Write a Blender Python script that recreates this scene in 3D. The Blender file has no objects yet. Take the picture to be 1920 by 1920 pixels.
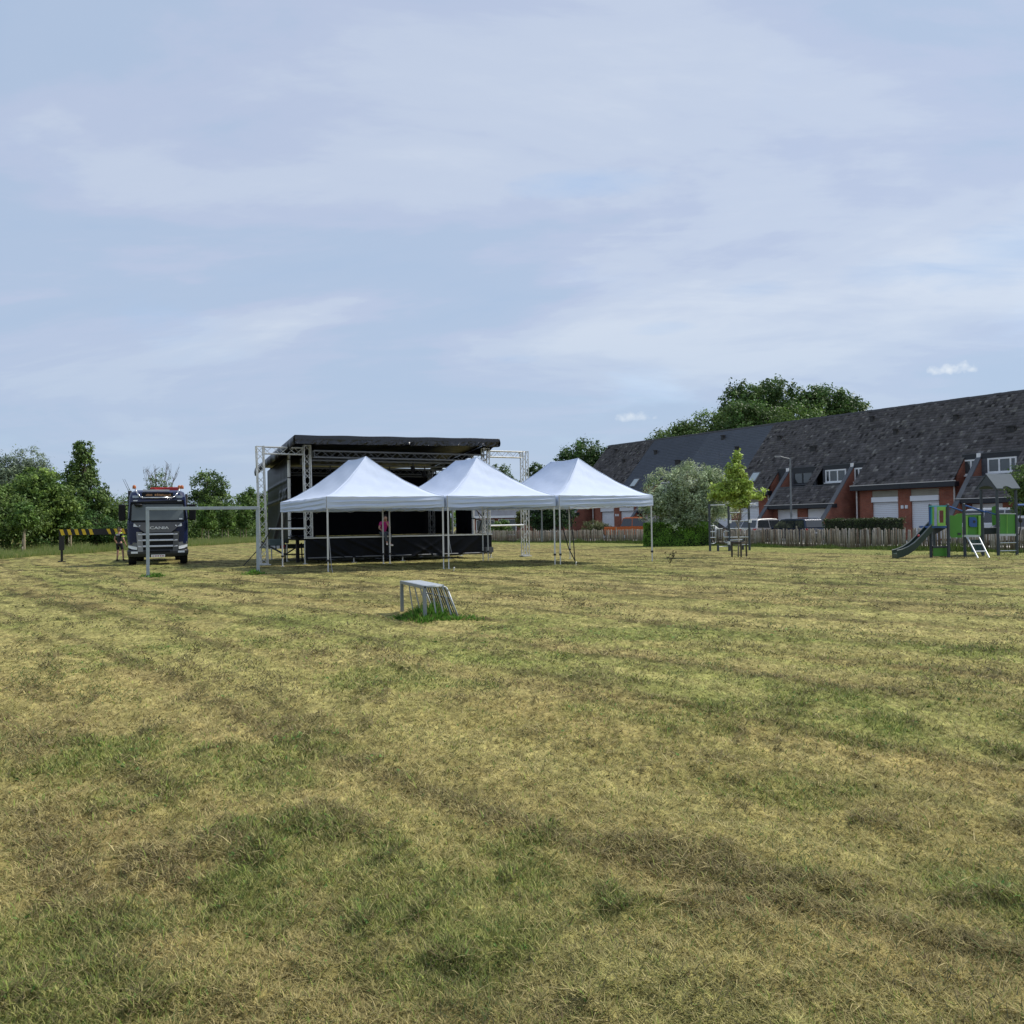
import bpy, math, random
import numpy as np
from mathutils import Vector, Matrix

random.seed(7)
SC = bpy.context.scene
COL = SC.collection
# ------------------------------------------------------------------ camera, sky, sun, exposure
FOC, EYE, PITCH, ROLL = 1600.0, 1.55, math.radians(0.895), math.radians(0.9)
CAM = Vector((0, 0, EYE))
_F = Vector((0, math.cos(PITCH), math.sin(PITCH)))
_R0, _U0 = Vector((1, 0, 0)), Vector((0, -math.sin(PITCH), math.cos(PITCH)))
_R = _R0 * math.cos(ROLL) - _U0 * math.sin(ROLL)
_U = _R0 * math.sin(ROLL) + _U0 * math.cos(ROLL)
cd = bpy.data.cameras.new('camera')
cd.sensor_width = 36; cd.lens = 36 * FOC / 1920; cd.clip_start = 0.1; cd.clip_end = 6000
cam = bpy.data.objects.new('camera', cd); COL.objects.link(cam)
cam.matrix_world = Matrix(((_R.x, _U.x, -_F.x, 0), (_R.y, _U.y, -_F.y, 0), (_R.z, _U.z, -_F.z, EYE), (0, 0, 0, 1)))
SC.camera = cam
SC.view_settings.view_transform = 'Standard'; SC.view_settings.look = 'None'
SC.view_settings.exposure = 0.42; SC.view_settings.gamma = 1.0; SC.view_settings.use_curve_mapping = False

SUN_TO = Vector((0.74, 0.30, 0.95)).normalized()
ld = bpy.data.lights.new('sun', 'SUN'); ld.energy = 3.4; ld.angle = math.radians(5); ld.color = (1.0, 0.95, 0.86)
sun = bpy.data.objects.new('sun', ld); COL.objects.link(sun)
sun.rotation_mode = 'QUATERNION'; sun.rotation_quaternion = SUN_TO.to_track_quat('Z', 'Y')

def ray(px, py):
    return _F + (_R * (px - 960) + _U * (960 - py)) / FOC
def W(px, py, Y):
    "point of the place seen at photo position (px, py), Y metres out"
    d = ray(px, py); return CAM + d * (Y / d.y)
def G(px, py, z=0.0):
    "point of the ground seen at photo position (px, py)"
    d = ray(px, py); return CAM + d * ((z - EYE) / d.z)

def build_world():
    w = bpy.data.worlds.new('World'); SC.world = w; w.use_nodes = True
    nt = w.node_tree; N = nt.nodes; L = nt.links; N.clear()
    def nd(t, **k):
        n = N.new(t)
        for a, b in k.items(): setattr(n, a, b)
        return n
    def math_(op, a, b=None, c=None):
        n = nd('ShaderNodeMath', operation=op)
        for i, v in enumerate((a, b, c)):
            if v is None: continue
            if isinstance(v, (int, float)): n.inputs[i].default_value = v
            else: L.new(v, n.inputs[i])
        return n.outputs[0]
    out = nd('ShaderNodeOutputWorld'); bg = nd('ShaderNodeBackground')
    sky = nd('ShaderNodeTexSky', sky_type='NISHITA', sun_disc=False)
    sky.sun_elevation = math.asin(SUN_TO.z); sky.sun_rotation = math.atan2(SUN_TO.x, SUN_TO.y)
    sky.air_density = 1.0; sky.dust_density = 1.2; sky.ozone_density = 1.5
    tc = nd('ShaderNodeTexCoord'); sep = nd('ShaderNodeSeparateXYZ'); L.new(tc.outputs['Generated'], sep.inputs[0])
    zz = math_('MAXIMUM', sep.outputs[2], 0.0)
    den = math_('ADD', zz, 0.16)
    cx = math_('DIVIDE', sep.outputs[0], den); cy = math_('DIVIDE', sep.outputs[1], den)
    cmb = nd('ShaderNodeCombineXYZ'); L.new(cx, cmb.inputs[0]); L.new(cy, cmb.inputs[1])
    def noise(scale, detail, rough, loc, sc, rot=0.0, dist=0.0):
        mp = nd('ShaderNodeMapping'); mp.inputs['Location'].default_value = loc; mp.inputs['Scale'].default_value = sc
        mp.inputs['Rotation'].default_value = (0, 0, rot)
        L.new(cmb.outputs[0], mp.inputs[0])
        n = nd('ShaderNodeTexNoise'); n.inputs['Scale'].default_value = scale; n.inputs['Detail'].default_value = detail
        n.inputs['Roughness'].default_value = rough; n.inputs['Distortion'].default_value = dist
        L.new(mp.outputs[0], n.inputs['Vector']); return n.outputs[0]
    n1 = noise(0.62, 9, 0.55, (3.1, 1.7, 0), (1, 1.35, 1), 0.45, 0.7)     # big veils
    n2 = noise(2.6, 8, 0.6, (8.3, 4.2, 0), (0.55, 1.6, 1), 0.25, 0.6)     # streaks
    n3 = noise(1.1, 7, 0.55, (0.6, 9.5, 0), (1, 1.2, 1), -0.3, 0.3)       # blue gaps
    def ramp(fac, stops):
        r = nd('ShaderNodeValToRGB'); e = r.color_ramp.elements
        while len(e) > 1: e.remove(e[-1])
        e[0].position, e[0].color = stops[0][0], stops[0][1]
        for p, c in stops[1:]:
            k = e.new(p); k.color = c
        r.color_ramp.interpolation = 'EASE'
        L.new(fac, r.inputs[0]); return r.outputs[0]
    veil = math_('ADD', math_('MULTIPLY', n1, 0.8), math_('MULTIPLY', n2, 0.2))
    cloudcol = ramp(veil, [(0.36, (0.286, 0.366, 0.492, 1)), (0.45, (0.304, 0.376, 0.496, 1)), (0.505, (0.338, 0.390, 0.508, 1)), (0.55, (0.378, 0.430, 0.530, 1)), (0.64, (0.440, 0.486, 0.562, 1))])
    # air near the horizon is an even grey blue
    hz = math_('MULTIPLY_ADD', zz, -4.2, 1.0); hz = math_('MAXIMUM', hz, 0.0)
    mix1 = nd('ShaderNodeMix', data_type='RGBA'); L.new(hz, mix1.inputs['Factor']); L.new(cloudcol, mix1.inputs['A'])
    mix1.inputs['B'].default_value = (0.288, 0.366, 0.490, 1)
    skyc = nd('ShaderNodeMix', data_type='RGBA', blend_type='MULTIPLY'); skyc.inputs['Factor'].default_value = 1
    L.new(sky.outputs[0], skyc.inputs['A']); skyc.inputs['B'].default_value = (0.13, 0.13, 0.13, 1)
    gap = ramp(n3, [(0.56, (0, 0, 0, 1)), (0.74, (0.2, 0.2, 0.2, 1))])
    gapm = math_('MULTIPLY', gap, math_('MINIMUM', math_('MULTIPLY', zz, 6.0), 1.0))
    cover = math_('SUBTRACT', 0.92, gapm)
    mix2 = nd('ShaderNodeMix', data_type='RGBA'); L.new(cover, mix2.inputs['Factor'])
    L.new(skyc.outputs['Result'], mix2.inputs['A']); L.new(mix1.outputs['Result'], mix2.inputs['B'])
    last = mix2.outputs['Result']
    # openings of clearer blue between the veils
    for (px, py, wx, wz, s) in ((1105, 345, .10, .018, .42), (1880, 480, .085, .05, .38), (1415, 545, .045, .012, .2), (1240, 615, .045, .009, .22), (960, 672, .04, .008, .2), (1680, 505, .06, .02, .2)):
        d = ray(px, py).normalized()
        ax = math_('DIVIDE', math_('SUBTRACT', sep.outputs[0], d.x), wx)
        az = math_('DIVIDE', math_('SUBTRACT', sep.outputs[2], d.z), wz)
        r2 = math_('ADD', math_('MULTIPLY', ax, ax), math_('MULTIPLY', az, az))
        m = math_('SUBTRACT', 2.15, math_('ADD', r2, math_('MULTIPLY', n2, 3.0)))
        m = math_('MINIMUM', math_('MAXIMUM', m, 0.0), 1.0)
        m = math_('MULTIPLY', m, math_('GREATER_THAN', sep.outputs[1], 0.0)); m = math_('MULTIPLY', m, s)
        mx = nd('ShaderNodeMix', data_type='RGBA'); L.new(m, mx.inputs['Factor']); L.new(last, mx.inputs['A'])
        mx.inputs['B'].default_value = (0.205, 0.35, 0.575, 1); last = mx.outputs['Result']
    # two small fair-weather puffs low over the roofs
    nz = nd('ShaderNodeTexNoise'); nz.inputs['Scale'].default_value = 95; nz.inputs['Detail'].default_value = 6
    L.new(tc.outputs['Generated'], nz.inputs['Vector'])
    for (px, py, wx, wz, s) in ((1790, 694, .034, .0105, .85), (1186, 786, .030, .0095, .62)):
        d = ray(px, py).normalized()
        ax = math_('DIVIDE', math_('SUBTRACT', sep.outputs[0], d.x), wx)
        az = math_('DIVIDE', math_('SUBTRACT', sep.outputs[2], d.z), wz)
        r2 = math_('ADD', math_('MULTIPLY', ax, ax), math_('MULTIPLY', az, az))
        r2 = math_('ADD', r2, math_('MULTIPLY', math_('MAXIMUM', math_('MULTIPLY', az, -1.0), 0.0), 1.2))
        m = math_('SUBTRACT', 2.0, math_('ADD', r2, math_('MULTIPLY', nz.outputs[0], 2.7)))
        m = math_('MINIMUM', math_('MAXIMUM', m, 0.0), 1.0)
        m = math_('MULTIPLY', m, math_('GREATER_THAN', sep.outputs[1], 0.0)); m = math_('MULTIPLY', m, s)
        mx = nd('ShaderNodeMix', data_type='RGBA'); L.new(m, mx.inputs['Factor']); L.new(last, mx.inputs['A'])
        mx.inputs['B'].default_value = (0.56, 0.60, 0.64, 1); last = mx.outputs['Result']
    L.new(last, bg.inputs[0]); bg.inputs[1].default_value = 1.1
    L.new(bg.outputs[0], out.inputs[0])
build_world()

# ------------------------------------------------------------------ helpers
MATS = {}
def M(name, col=(.5, .5, .5), rough=.6, metal=0.0, var=.18, scale=6.0, bump=0.0, bscale=40.0, spec=.5, attr=None, trans=0.0, glass=0.0):
    "a procedural surface: colour with uneven noise, optional fine bump, optional per-corner colour attribute"
    if name in MATS: return MATS[name]
    m = bpy.data.materials.new(name); m.use_nodes = True
    nt = m.node_tree; N = nt.nodes; L = nt.links
    p = N['Principled BSDF']; out = N['Material Output']
    tc = N.new('ShaderNodeTexCoord')
    nz = N.new('ShaderNodeTexNoise'); nz.inputs['Scale'].default_value = scale; nz.inputs['Detail'].default_value = 6
    L.new(tc.outputs['Object'], nz.inputs['Vector'])
    mr = N.new('ShaderNodeMapRange'); mr.inputs[1].default_value = .25; mr.inputs[2].default_value = .75
    mr.inputs[3].default_value = 1 - var; mr.inputs[4].default_value = 1 + var
    L.new(nz.outputs[0], mr.inputs[0])
    mx = N.new('ShaderNodeMix'); mx.data_type = 'RGBA'; mx.blend_type = 'MULTIPLY'; mx.inputs['Factor'].default_value = 1
    if attr:
        a = N.new('ShaderNodeAttribute'); a.attribute_name = attr; L.new(a.outputs['Color'], mx.inputs['A'])
    else:
        mx.inputs['A'].default_value = (*col, 1)
    L.new(mr.outputs[0], mx.inputs['B'])
    L.new(mx.outputs['Result'], p.inputs['Base Color'])
    p.inputs['Roughness'].default_value = rough; p.inputs['Metallic'].default_value = metal
    p.inputs['Specular IOR Level'].default_value = spec
    if bump:
        b = N.new('ShaderNodeBump'); b.inputs['Strength'].default_value = bump; b.inputs['Distance'].default_value = .02
        n2 = N.new('ShaderNodeTexNoise'); n2.inputs['Scale'].default_value = bscale; n2.inputs['Detail'].default_value = 5
        L.new(tc.outputs['Object'], n2.inputs['Vector']); L.new(n2.outputs[0], b.inputs['Height']); L.new(b.outputs[0], p.inputs['Normal'])
    if trans:
        t = N.new('ShaderNodeBsdfTranslucent'); L.new(mx.outputs['Result'], t.inputs[0])
        ms = N.new('ShaderNodeMixShader'); ms.inputs[0].default_value = trans
        L.new(p.outputs[0], ms.inputs[1]); L.new(t.outputs[0], ms.inputs[2]); L.new(ms.outputs[0], out.inputs[0])
    MATS[name] = m; return m

XF = {}
def tag(o, label=None, cat=None, group=None, kind=None):
    if label: o['label'] = label
    if cat: o['category'] = cat
    if group: o['group'] = group
    if kind: o['kind'] = kind
    return o
def thing(name, label, cat, loc=(0, 0, 0), rz=0.0, group=None):
    o = bpy.data.objects.new(name, None); COL.objects.link(o)
    o.location = loc; o.rotation_euler = (0, 0, rz); o.empty_display_size = .3
    XF[o.name] = Matrix.Translation(Vector(loc)) @ Matrix.Rotation(rz, 4, 'Z')
    return tag(o, label, cat, group)

class MB:
    def __init__(s): s.v = []; s.f = []
    def add(s, vs, fs):
        n = len(s.v); s.v += [tuple(v) for v in vs]; s.f += [tuple(i + n for i in f) for f in fs]; return s
    def box(s, c, d, R=None):
        x, y, z = d[0] / 2, d[1] / 2, d[2] / 2
        vs = [Vector((a * x, b * y, e * z)) for e in (-1, 1) for b in (-1, 1) for a in (-1, 1)]
        if R is not None: vs = [R @ v for v in vs]
        c = Vector(c); vs = [v + c for v in vs]
        return s.add(vs, [(0, 2, 3, 1), (4, 5, 7, 6), (0, 1, 5, 4), (2, 6, 7, 3), (0, 4, 6, 2), (1, 3, 7, 5)])
    def b2(s, lo, hi):
        return s.box([(a + b) / 2 for a, b in zip(lo, hi)], [abs(b - a) for a, b in zip(lo, hi)])
    def bar(s, p, q, w, h=None, up=(0, 0, 1)):
        p, q = Vector(p), Vector(q); h = h or w
        d = (q - p).normalized(); u = Vector(up)
        if abs(d.dot(u)) > .98: u = Vector((0, 1, 0))
        a = d.cross(u).normalized(); b = a.cross(d).normalized()
        vs = [e + a * (i * w / 2) + b * (j * h / 2) for e in (p, q) for (i, j) in ((-1, -1), (1, -1), (1, 1), (-1, 1))]
        return s.add(vs, [(0, 1, 2, 3), (7, 6, 5, 4), (0, 4, 5, 1), (1, 5, 6, 2), (2, 6, 7, 3), (3, 7, 4, 0)])
    def tube(s, p, q, r, r2=None, n=8, caps=True):
        p, q = Vector(p), Vector(q); r2 = r if r2 is None else r2
        d = (q - p).normalized(); u = Vector((0, 0, 1)) if abs(d.z) < .95 else Vector((1, 0, 0))
        a = d.cross(u).normalized(); b = a.cross(d)
        vs = []
        for e, rr in ((p, r), (q, r2)):
            for i in range(n):
                t = 2 * math.pi * i / n; vs.append(e + a * (math.cos(t) * rr) + b * (math.sin(t) * rr))
        fs = [(i, (i + 1) % n, n + (i + 1) % n, n + i) for i in range(n)]
        if caps: fs += [tuple(range(n))[::-1], tuple(range(n, 2 * n))]
        return s.add(vs, fs)
    def path(s, pts, r, n=6, r2=None):
        k = len(pts) - 1
        for i in range(k):
            a = r if r2 is None else r + (r2 - r) * i / k; b = r if r2 is None else r + (r2 - r) * (i + 1) / k
            s.tube(pts[i], pts[i + 1], a, b, n)
        return s
    def prism(s, pts, ex):
        n = len(pts); ex = Vector(ex); a = [Vector(p) for p in pts]; b = [p + ex for p in a]
        fs = [tuple(range(n)), tuple(range(2 * n - 1, n - 1, -1))] + [(i, n + i, n + (i + 1) % n, (i + 1) % n) for i in range(n)]
        return s.add(a + b, fs)
    def grid(s, nu, nv, fn):
        vs = [fn(i / nu, j / nv) for j in range(nv + 1) for i in range(nu + 1)]
        fs = [(j * (nu + 1) + i, j * (nu + 1) + i + 1, (j + 1) * (nu + 1) + i + 1, (j + 1) * (nu + 1) + i) for j in range(nv) for i in range(nu)]
        return s.add(vs, fs)
    def ball(s, c, r, n=10, m=7):
        c = Vector(c); r = Vector(r) if hasattr(r, '__len__') else Vector((r, r, r))
        return s.grid(n, m, lambda u, v: c + Vector((math.cos(u * 2 * math.pi) * math.sin(v * math.pi) * r.x, math.sin(u * 2 * math.pi) * math.sin(v * math.pi) * r.y, math.cos(v * math.pi) * r.z)))
    def lathe(s, c, axis, prof, n=20):
        "prof: list of (along, radius)"
        c = Vector(c); ax = Vector(axis).normalized(); u = Vector((0, 0, 1)) if abs(ax.z) < .9 else Vector((1, 0, 0))
        a = ax.cross(u).normalized(); b = a.cross(ax)
        return s.grid(n, len(prof) - 1, lambda p, q: c + ax * prof[round(q * (len(prof) - 1))][0] + (a * math.cos(2 * math.pi * p) + b * math.sin(2 * math.pi * p)) * prof[round(q * (len(prof) - 1))][1])
    def build(s, name, mat, parent=None, world=False, smooth=False, bevel=0.0, solid=0.0, label=None):
        me = bpy.data.meshes.new(name)
        vs = s.v
        if world and parent is not None:
            inv = XF[parent.name].inverted(); vs = [inv @ Vector(v) for v in vs]
        me.from_pydata([tuple(v) for v in vs], [], s.f); me.update()
        o = bpy.data.objects.new(name, me); COL.objects.link(o)
        if mat: me.materials.append(mat)
        if parent is not None: o.parent = parent; XF[o.name] = XF.get(parent.name, Matrix())
        if smooth:
            me.polygons.foreach_set('use_smooth', [True] * len(me.polygons))
        if bevel:
            b = o.modifiers.new('b', 'BEVEL'); b.width = bevel; b.segments = 2; b.limit_method = 'ANGLE'
        if solid:
            b = o.modifiers.new('s', 'SOLIDIFY'); b.thickness = solid; b.offset = 0
        if label: o['label'] = label
        return o

def np_mesh(name, V, F, mat, col=None, parent=None, smooth=False, ngon=4):
    "V (n,3), F (m,k) arrays, col (n,3) per vertex"
    me = bpy.data.meshes.new(name); V = np.asarray(V, np.float32); F = np.asarray(F, np.int32)
    me.vertices.add(len(V)); me.vertices.foreach_set('co', V.ravel())
    k = F.shape[1]; me.loops.add(F.size); me.loops.foreach_set('vertex_index', F.ravel())
    me.polygons.add(len(F)); me.polygons.foreach_set('loop_start', np.arange(0, F.size, k, dtype=np.int32))
    me.polygons.foreach_set('loop_total', np.full(len(F), k, np.int32))
    if smooth: me.polygons.foreach_set('use_smooth', np.ones(len(F), bool))
    me.update(calc_edges=True)
    if col is not None:
        a = me.attributes.new('col', 'FLOAT_COLOR', 'POINT')
        c = np.ones((len(V), 4), np.float32); c[:, :3] = col; a.data.foreach_set('color', c.ravel())
    o = bpy.data.objects.new(name, me); COL.objects.link(o)
    if mat: me.materials.append(mat)
    if parent is not None: o.parent = parent
    return o

# value noise in numpy -------------------------------------------------
def _hash(i, j, s):
    h = (i.astype(np.int64) * 374761393 + j.astype(np.int64) * 668265263 + s * 1442695041) & 0xffffffff
    h = ((h ^ (h >> 13)) * 1274126177) & 0xffffffff
    h = (h ^ (h >> 16)) & 0xffff
    return h / 65535.0
def vnoise(x, y, s=0):
    i, j = np.floor(x), np.floor(y); fx, fy = x - i, y - j
    fx = fx * fx * (3 - 2 * fx); fy = fy * fy * (3 - 2 * fy)
    a, b, c, d = _hash(i, j, s), _hash(i + 1, j, s), _hash(i, j + 1, s), _hash(i + 1, j + 1, s)
    return (a * (1 - fx) + b * fx) * (1 - fy) + (c * (1 - fx) + d * fx) * fy
def fbm(x, y, o=4, s=0):
    t = 0; a = 1; n = 0
    for k in range(o):
        t = t + a * vnoise(x * 2 ** k + 17.3 * k, y * 2 ** k + 9.1 * k, s + k); n += a; a *= .55
    return t / n
def sm(x, a, b):
    t = np.clip((x - a) / (b - a), 0, 1); return t * t * (3 - 2 * t)
# ------------------------------------------------------------------ the mown field
FENCE = [(-9.5, 88.0), (-1.8, 81.0), (1.9, 75.5), (8.3, 69.0), (12.4, 60.5), (15.3, 52.3), (18.9, 44.2), (22.4, 38.2), (25.8, 31.5), (29.5, 24.0)]
def fence_x(Y):
    P = sorted((b, a) for a, b in FENCE); return np.interp(Y, [p[0] for p in P], [p[1] for p in P])

def field(x, y):
    """what grows and lies at (x, y): colour, height of the mat, chance of standing green grass"""
    bend = np.where(x < -6, (x + 6) ** 2 * .012, 0)
    wx = (fbm(x * .11, y * .11, 3, 5) - .5) * 2.4
    al = -.66 * x + .75 * y + bend; ac = .75 * x + .66 * y + wx - bend * .6
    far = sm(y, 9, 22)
    sw = fbm(ac * .75, al * .055, 4, 11)                 # mowing swaths
    sw2 = fbm(ac * 2.3, al * .16, 3, 23)
    pa = fbm(x * .55, y * .5 + 3, 5, 31)                # patches
    pb = fbm(x * .16 + 7, y * .16, 4, 41)
    cl = fbm(ac * 2.2, al * 1.0, 4, 51)                  # clippings in small heaps
    cl2 = fbm(x * 5.0, y * 3.2, 3, 61)
    fine = fbm(x * 14, y * 14, 2, 71)
    straw = np.array([.302, .265, .106]); hay = np.array([.32, .262, .105]); green = np.array([.175, .21, .058])
    brown = np.array([.25, .20, .09]); dark = np.array([.105, .092, .042]); lime = np.array([.245, .265, .082]); pale = np.array([.375, .33, .14])
    def mx(c, d, t): return c * (1 - t[:, None]) + d * t[:, None]
    c = np.repeat(straw[None], len(x), 0)
    c = mx(c, hay, sm(pb, .42, .66) * (.85 - .45 * far))
    c = mx(c, lime, sm(sw, .47, .64) * .7)
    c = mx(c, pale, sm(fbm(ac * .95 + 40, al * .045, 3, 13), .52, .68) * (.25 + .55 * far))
    c = mx(c, brown, sm(sw2, .50, .68) * .5)
    # mower swaths: pale cut strips with rows of clippings between them
    ph = ac / 1.55 + (fbm(al * .09, ac * .3, 3, 19) - .5) * 1.1; fr = ph - np.floor(ph); row = np.abs(fr - .5) * 2
    st = _hash(np.floor(ph), np.floor(ph) * 0, 7); near = .62 + .38 * sm(y, 6, 13)
    cut = sm(fbm(al * .5, ac * 1.6, 3, 29), .36, .62)
    c = mx(c, pale, sm(row, .40, .03) * (.25 + .75 * st) * near)
    c = mx(c, dark, sm(row, .70, .96) * cut * (near - .25) * (.5 + .45 * st))
    c = mx(c, lime, sm(st, .55, .9) * .35 * near)
    g = sm(pa + .35 * (sw - .5) + .22 * (cl2 - .5), .53, .74) * (1 - .5 * far)
    g = np.maximum(g, sm(fbm(x * .7 + 30, y * .7, 4, 91), .64, .76) * .7 * (1 - .75 * far))
    # greener beside the fence and along the verge on the left
    ed = np.clip(1 - (fence_x(y) - x) / 12, 0, 1) * (y > 20); ed = sm(ed + (pa - .5) * .6, .22, .6)
    ev = sm(-31.5 - x + (pa - .5) * 3, 0, 3)
    g = np.maximum(g, np.maximum(ed, ev * .8))
    c = mx(c, green, g * .62)
    d = sm(cl + .22 * (sw2 - .5) + .18 * (cl2 - .5), .60, .74) * (.5 + .2 * far)
    d = np.maximum(d, sm(cl2 + .3 * (cl - .5), .66, .77) * (.5 + .1 * far))
    d = np.maximum(d, sm(row, .78, .97) * cut * .55 * near)
    d = d * (1 - .75 * np.maximum(ed, ev))
    c = mx(c, dark, d * .6)
    lump = fbm(x * 3.4, y * 3.4, 4, 83)
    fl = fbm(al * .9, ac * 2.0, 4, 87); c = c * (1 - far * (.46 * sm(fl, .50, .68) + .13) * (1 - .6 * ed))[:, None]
    c = c * ((.66 + .68 * fine) * 1.05)[:, None]
    hgt = .075 * (lump - .3) * (.75 + .25 * sm(14 - y, -8, 6)) + .035 * pa + .035 * d + .02 * fine + .03 * sw
    return c, hgt, g, d

def build_ground():
    a1 = np.radians(np.linspace(-37, 37, 760)); a2 = np.radians(np.linspace(37, 323, 90))[1:-1]
    ang = np.concatenate([a1, a2]); na = len(ang)
    r = [0.9]
    while r[-1] < 112: r.append(r[-1] * 1.0068 + .002)
    while r[-1] < 3200: r.append(r[-1] * 1.22)
    r = np.array(r); nr = len(r)
    A, R = np.meshgrid(ang, r); X = (np.sin(A) * R).ravel(); Y = (np.cos(A) * R).ravel()
    X = np.append(X, 0); Y = np.append(Y, 0)
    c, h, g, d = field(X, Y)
    far = np.clip((130 - np.hypot(X, Y)) / 60, 0, 1)
    h = np.where((X > fence_x(Y) + .3) & (Y > 15) & (Y < 95), h * .15, h)
    Z = h * far - .05
    V = np.stack([X, Y, Z], 1)
    i = np.arange(na); F = []
    for k in range(nr - 1):
        F.append(np.stack([k * na + i, k * na + (i + 1) % na, (k + 1) * na + (i + 1) % na, (k + 1) * na + i], 1))
    F = np.concatenate(F)
    cen = len(V) - 1
    m = bpy.data.materials.new('mown_turf'); m.use_nodes = True
    nt = m.node_tree; N = nt.nodes; L = nt.links; p = N['Principled BSDF']
    at = N.new('ShaderNodeAttribute'); at.attribute_name = 'col'
    geo = N.new('ShaderNodeNewGeometry')
    mp = N.new('ShaderNodeMapping'); mp.inputs['Rotation'].default_value = (0, 0, .72); mp.inputs['Scale'].default_value = (1, .55, 1)
    L.new(geo.outputs['Position'], mp.inputs[0])
    nz = N.new('ShaderNodeTexNoise'); nz.inputs['Scale'].default_value = 16; nz.inputs['Detail'].default_value = 8; nz.inputs['Roughness'].default_value = .7
    L.new(mp.outputs[0], nz.inputs['Vector'])
    nb = N.new('ShaderNodeTexNoise'); nb.inputs['Scale'].default_value = 3.2; nb.inputs['Detail'].default_value = 6; nb.inputs['Roughness'].default_value = .6
    L.new(mp.outputs[0], nb.inputs['Vector'])
    cr = N.new('ShaderNodeValToRGB'); e = cr.color_ramp.elements
    e[0].position = .34; e[0].color = (.45, .43, .38, 1); e[1].position = .66; e[1].color = (1.4, 1.4, 1.36, 1)
    L.new(nz.outputs[0], cr.inputs[0])
    cb = N.new('ShaderNodeValToRGB'); e = cb.color_ramp.elements
    e[0].position = .36; e[0].color = (.7, .72, .66, 1); e[1].position = .62; e[1].color = (1.12, 1.1, 1.08, 1)
    L.new(nb.outputs[0], cb.inputs[0])
    m1 = N.new('ShaderNodeMix'); m1.data_type = 'RGBA'; m1.blend_type = 'MULTIPLY'; m1.inputs['Factor'].default_value = 1
    m2 = N.new('ShaderNodeMix'); m2.data_type = 'RGBA'; m2.blend_type = 'MULTIPLY'; m2.inputs['Factor'].default_value = 1
    L.new(at.outputs['Color'], m1.inputs['A']); L.new(cr.outputs[0], m1.inputs['B'])
    L.new(m1.outputs['Result'], m2.inputs['A']); L.new(cb.outputs[0], m2.inputs['B'])
    L.new(m2.outputs['Result'], p.inputs['Base Color']); p.inputs['Roughness'].default_value = .9; p.inputs['Specular IOR Level'].default_value = .1
    bp = N.new('ShaderNodeBump'); bp.inputs['Strength'].default_value = .8; bp.inputs['Distance'].default_value = .05
    L.new(nz.outputs[0], bp.inputs['Height']); L.new(bp.outputs[0], p.inputs['Normal'])
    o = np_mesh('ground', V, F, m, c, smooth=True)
    tag(o, 'mown field of dry straw coloured and green grass running back to the trees', 'ground', kind='structure')

def blades(n, dlo, dhi, seed, lean, length, name, label, pick=None, mat=None, colf=None, wide=1.0):
    rs = np.random.RandomState(seed)
    dp = rs.uniform(dlo, dhi, n); Y = FOC * EYE / dp; X = rs.uniform(-.68, .68, n) * Y
    keep = X < fence_x(Y) + .2
    X, Y = X[keep], Y[keep]
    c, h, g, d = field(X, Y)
    if pick is not None:
        k = pick(rs, c, h, g, d, X, Y); X, Y, c, h, g, d = X[k], Y[k], c[k], h[k], g[k], d[k]
    n = len(X)
    ln = length(rs, n, g, d) * (1 + Y / 30)
    wd = np.maximum(.003, Y / 1050) * rs.uniform(.7, 1.5, n) * wide
    th = rs.uniform(0, 2 * np.pi, n)
    le = np.maximum(lean(rs, n, g, d), .9 * sm(Y, 5, 13))                                # 0 upright .. 1 flat
    hx, hy = np.cos(th) * le, np.sin(th) * le; hz = np.sqrt(np.maximum(1 - le * le, .02))
    tx, ty = -np.sin(th + rs.uniform(-.9, .9, n)), np.cos(th + rs.uniform(-.9, .9, n))
    Z = h - .055 + d * rs.uniform(0, .05, n)
    base = np.stack([X, Y, Z], 1); dirv = np.stack([hx, hy, hz], 1); side = np.stack([tx, ty, np.zeros(n)], 1) * wd[:, None] / 2
    mid = base + dirv * (ln * .55)[:, None]
    bend = np.stack([np.cos(th) * .5, np.sin(th) * .5, -.25 * np.ones(n)], 1) * (ln * .3)[:, None]
    tip = base + dirv * ln[:, None] + bend
    V = np.stack([base - side, base + side, mid + side * .8, mid - side * .8, tip], 1).reshape(-1, 3)
    b = np.arange(n)[:, None] * 5
    F = np.concatenate([b + np.array([0, 1, 2, 3])[None], b + np.array([3, 2, 4, 4])[None]])
    F1 = b + np.array([0, 1, 2])[None]; F2 = b + np.array([0, 2, 3])[None]; F3 = b + np.array([3, 2, 4])[None]
    F = np.concatenate([F1, F2, F3])
    cc = c * rs.uniform(.6, 1.5, n)[:, None]
    if colf is not None: cc = colf(rs, cc, g, d)
    cc = np.repeat(cc, 5, 0)
    o = np_mesh(name, V, F, mat, cc)
    return tag(o, label, 'grass', kind='stuff')

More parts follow.
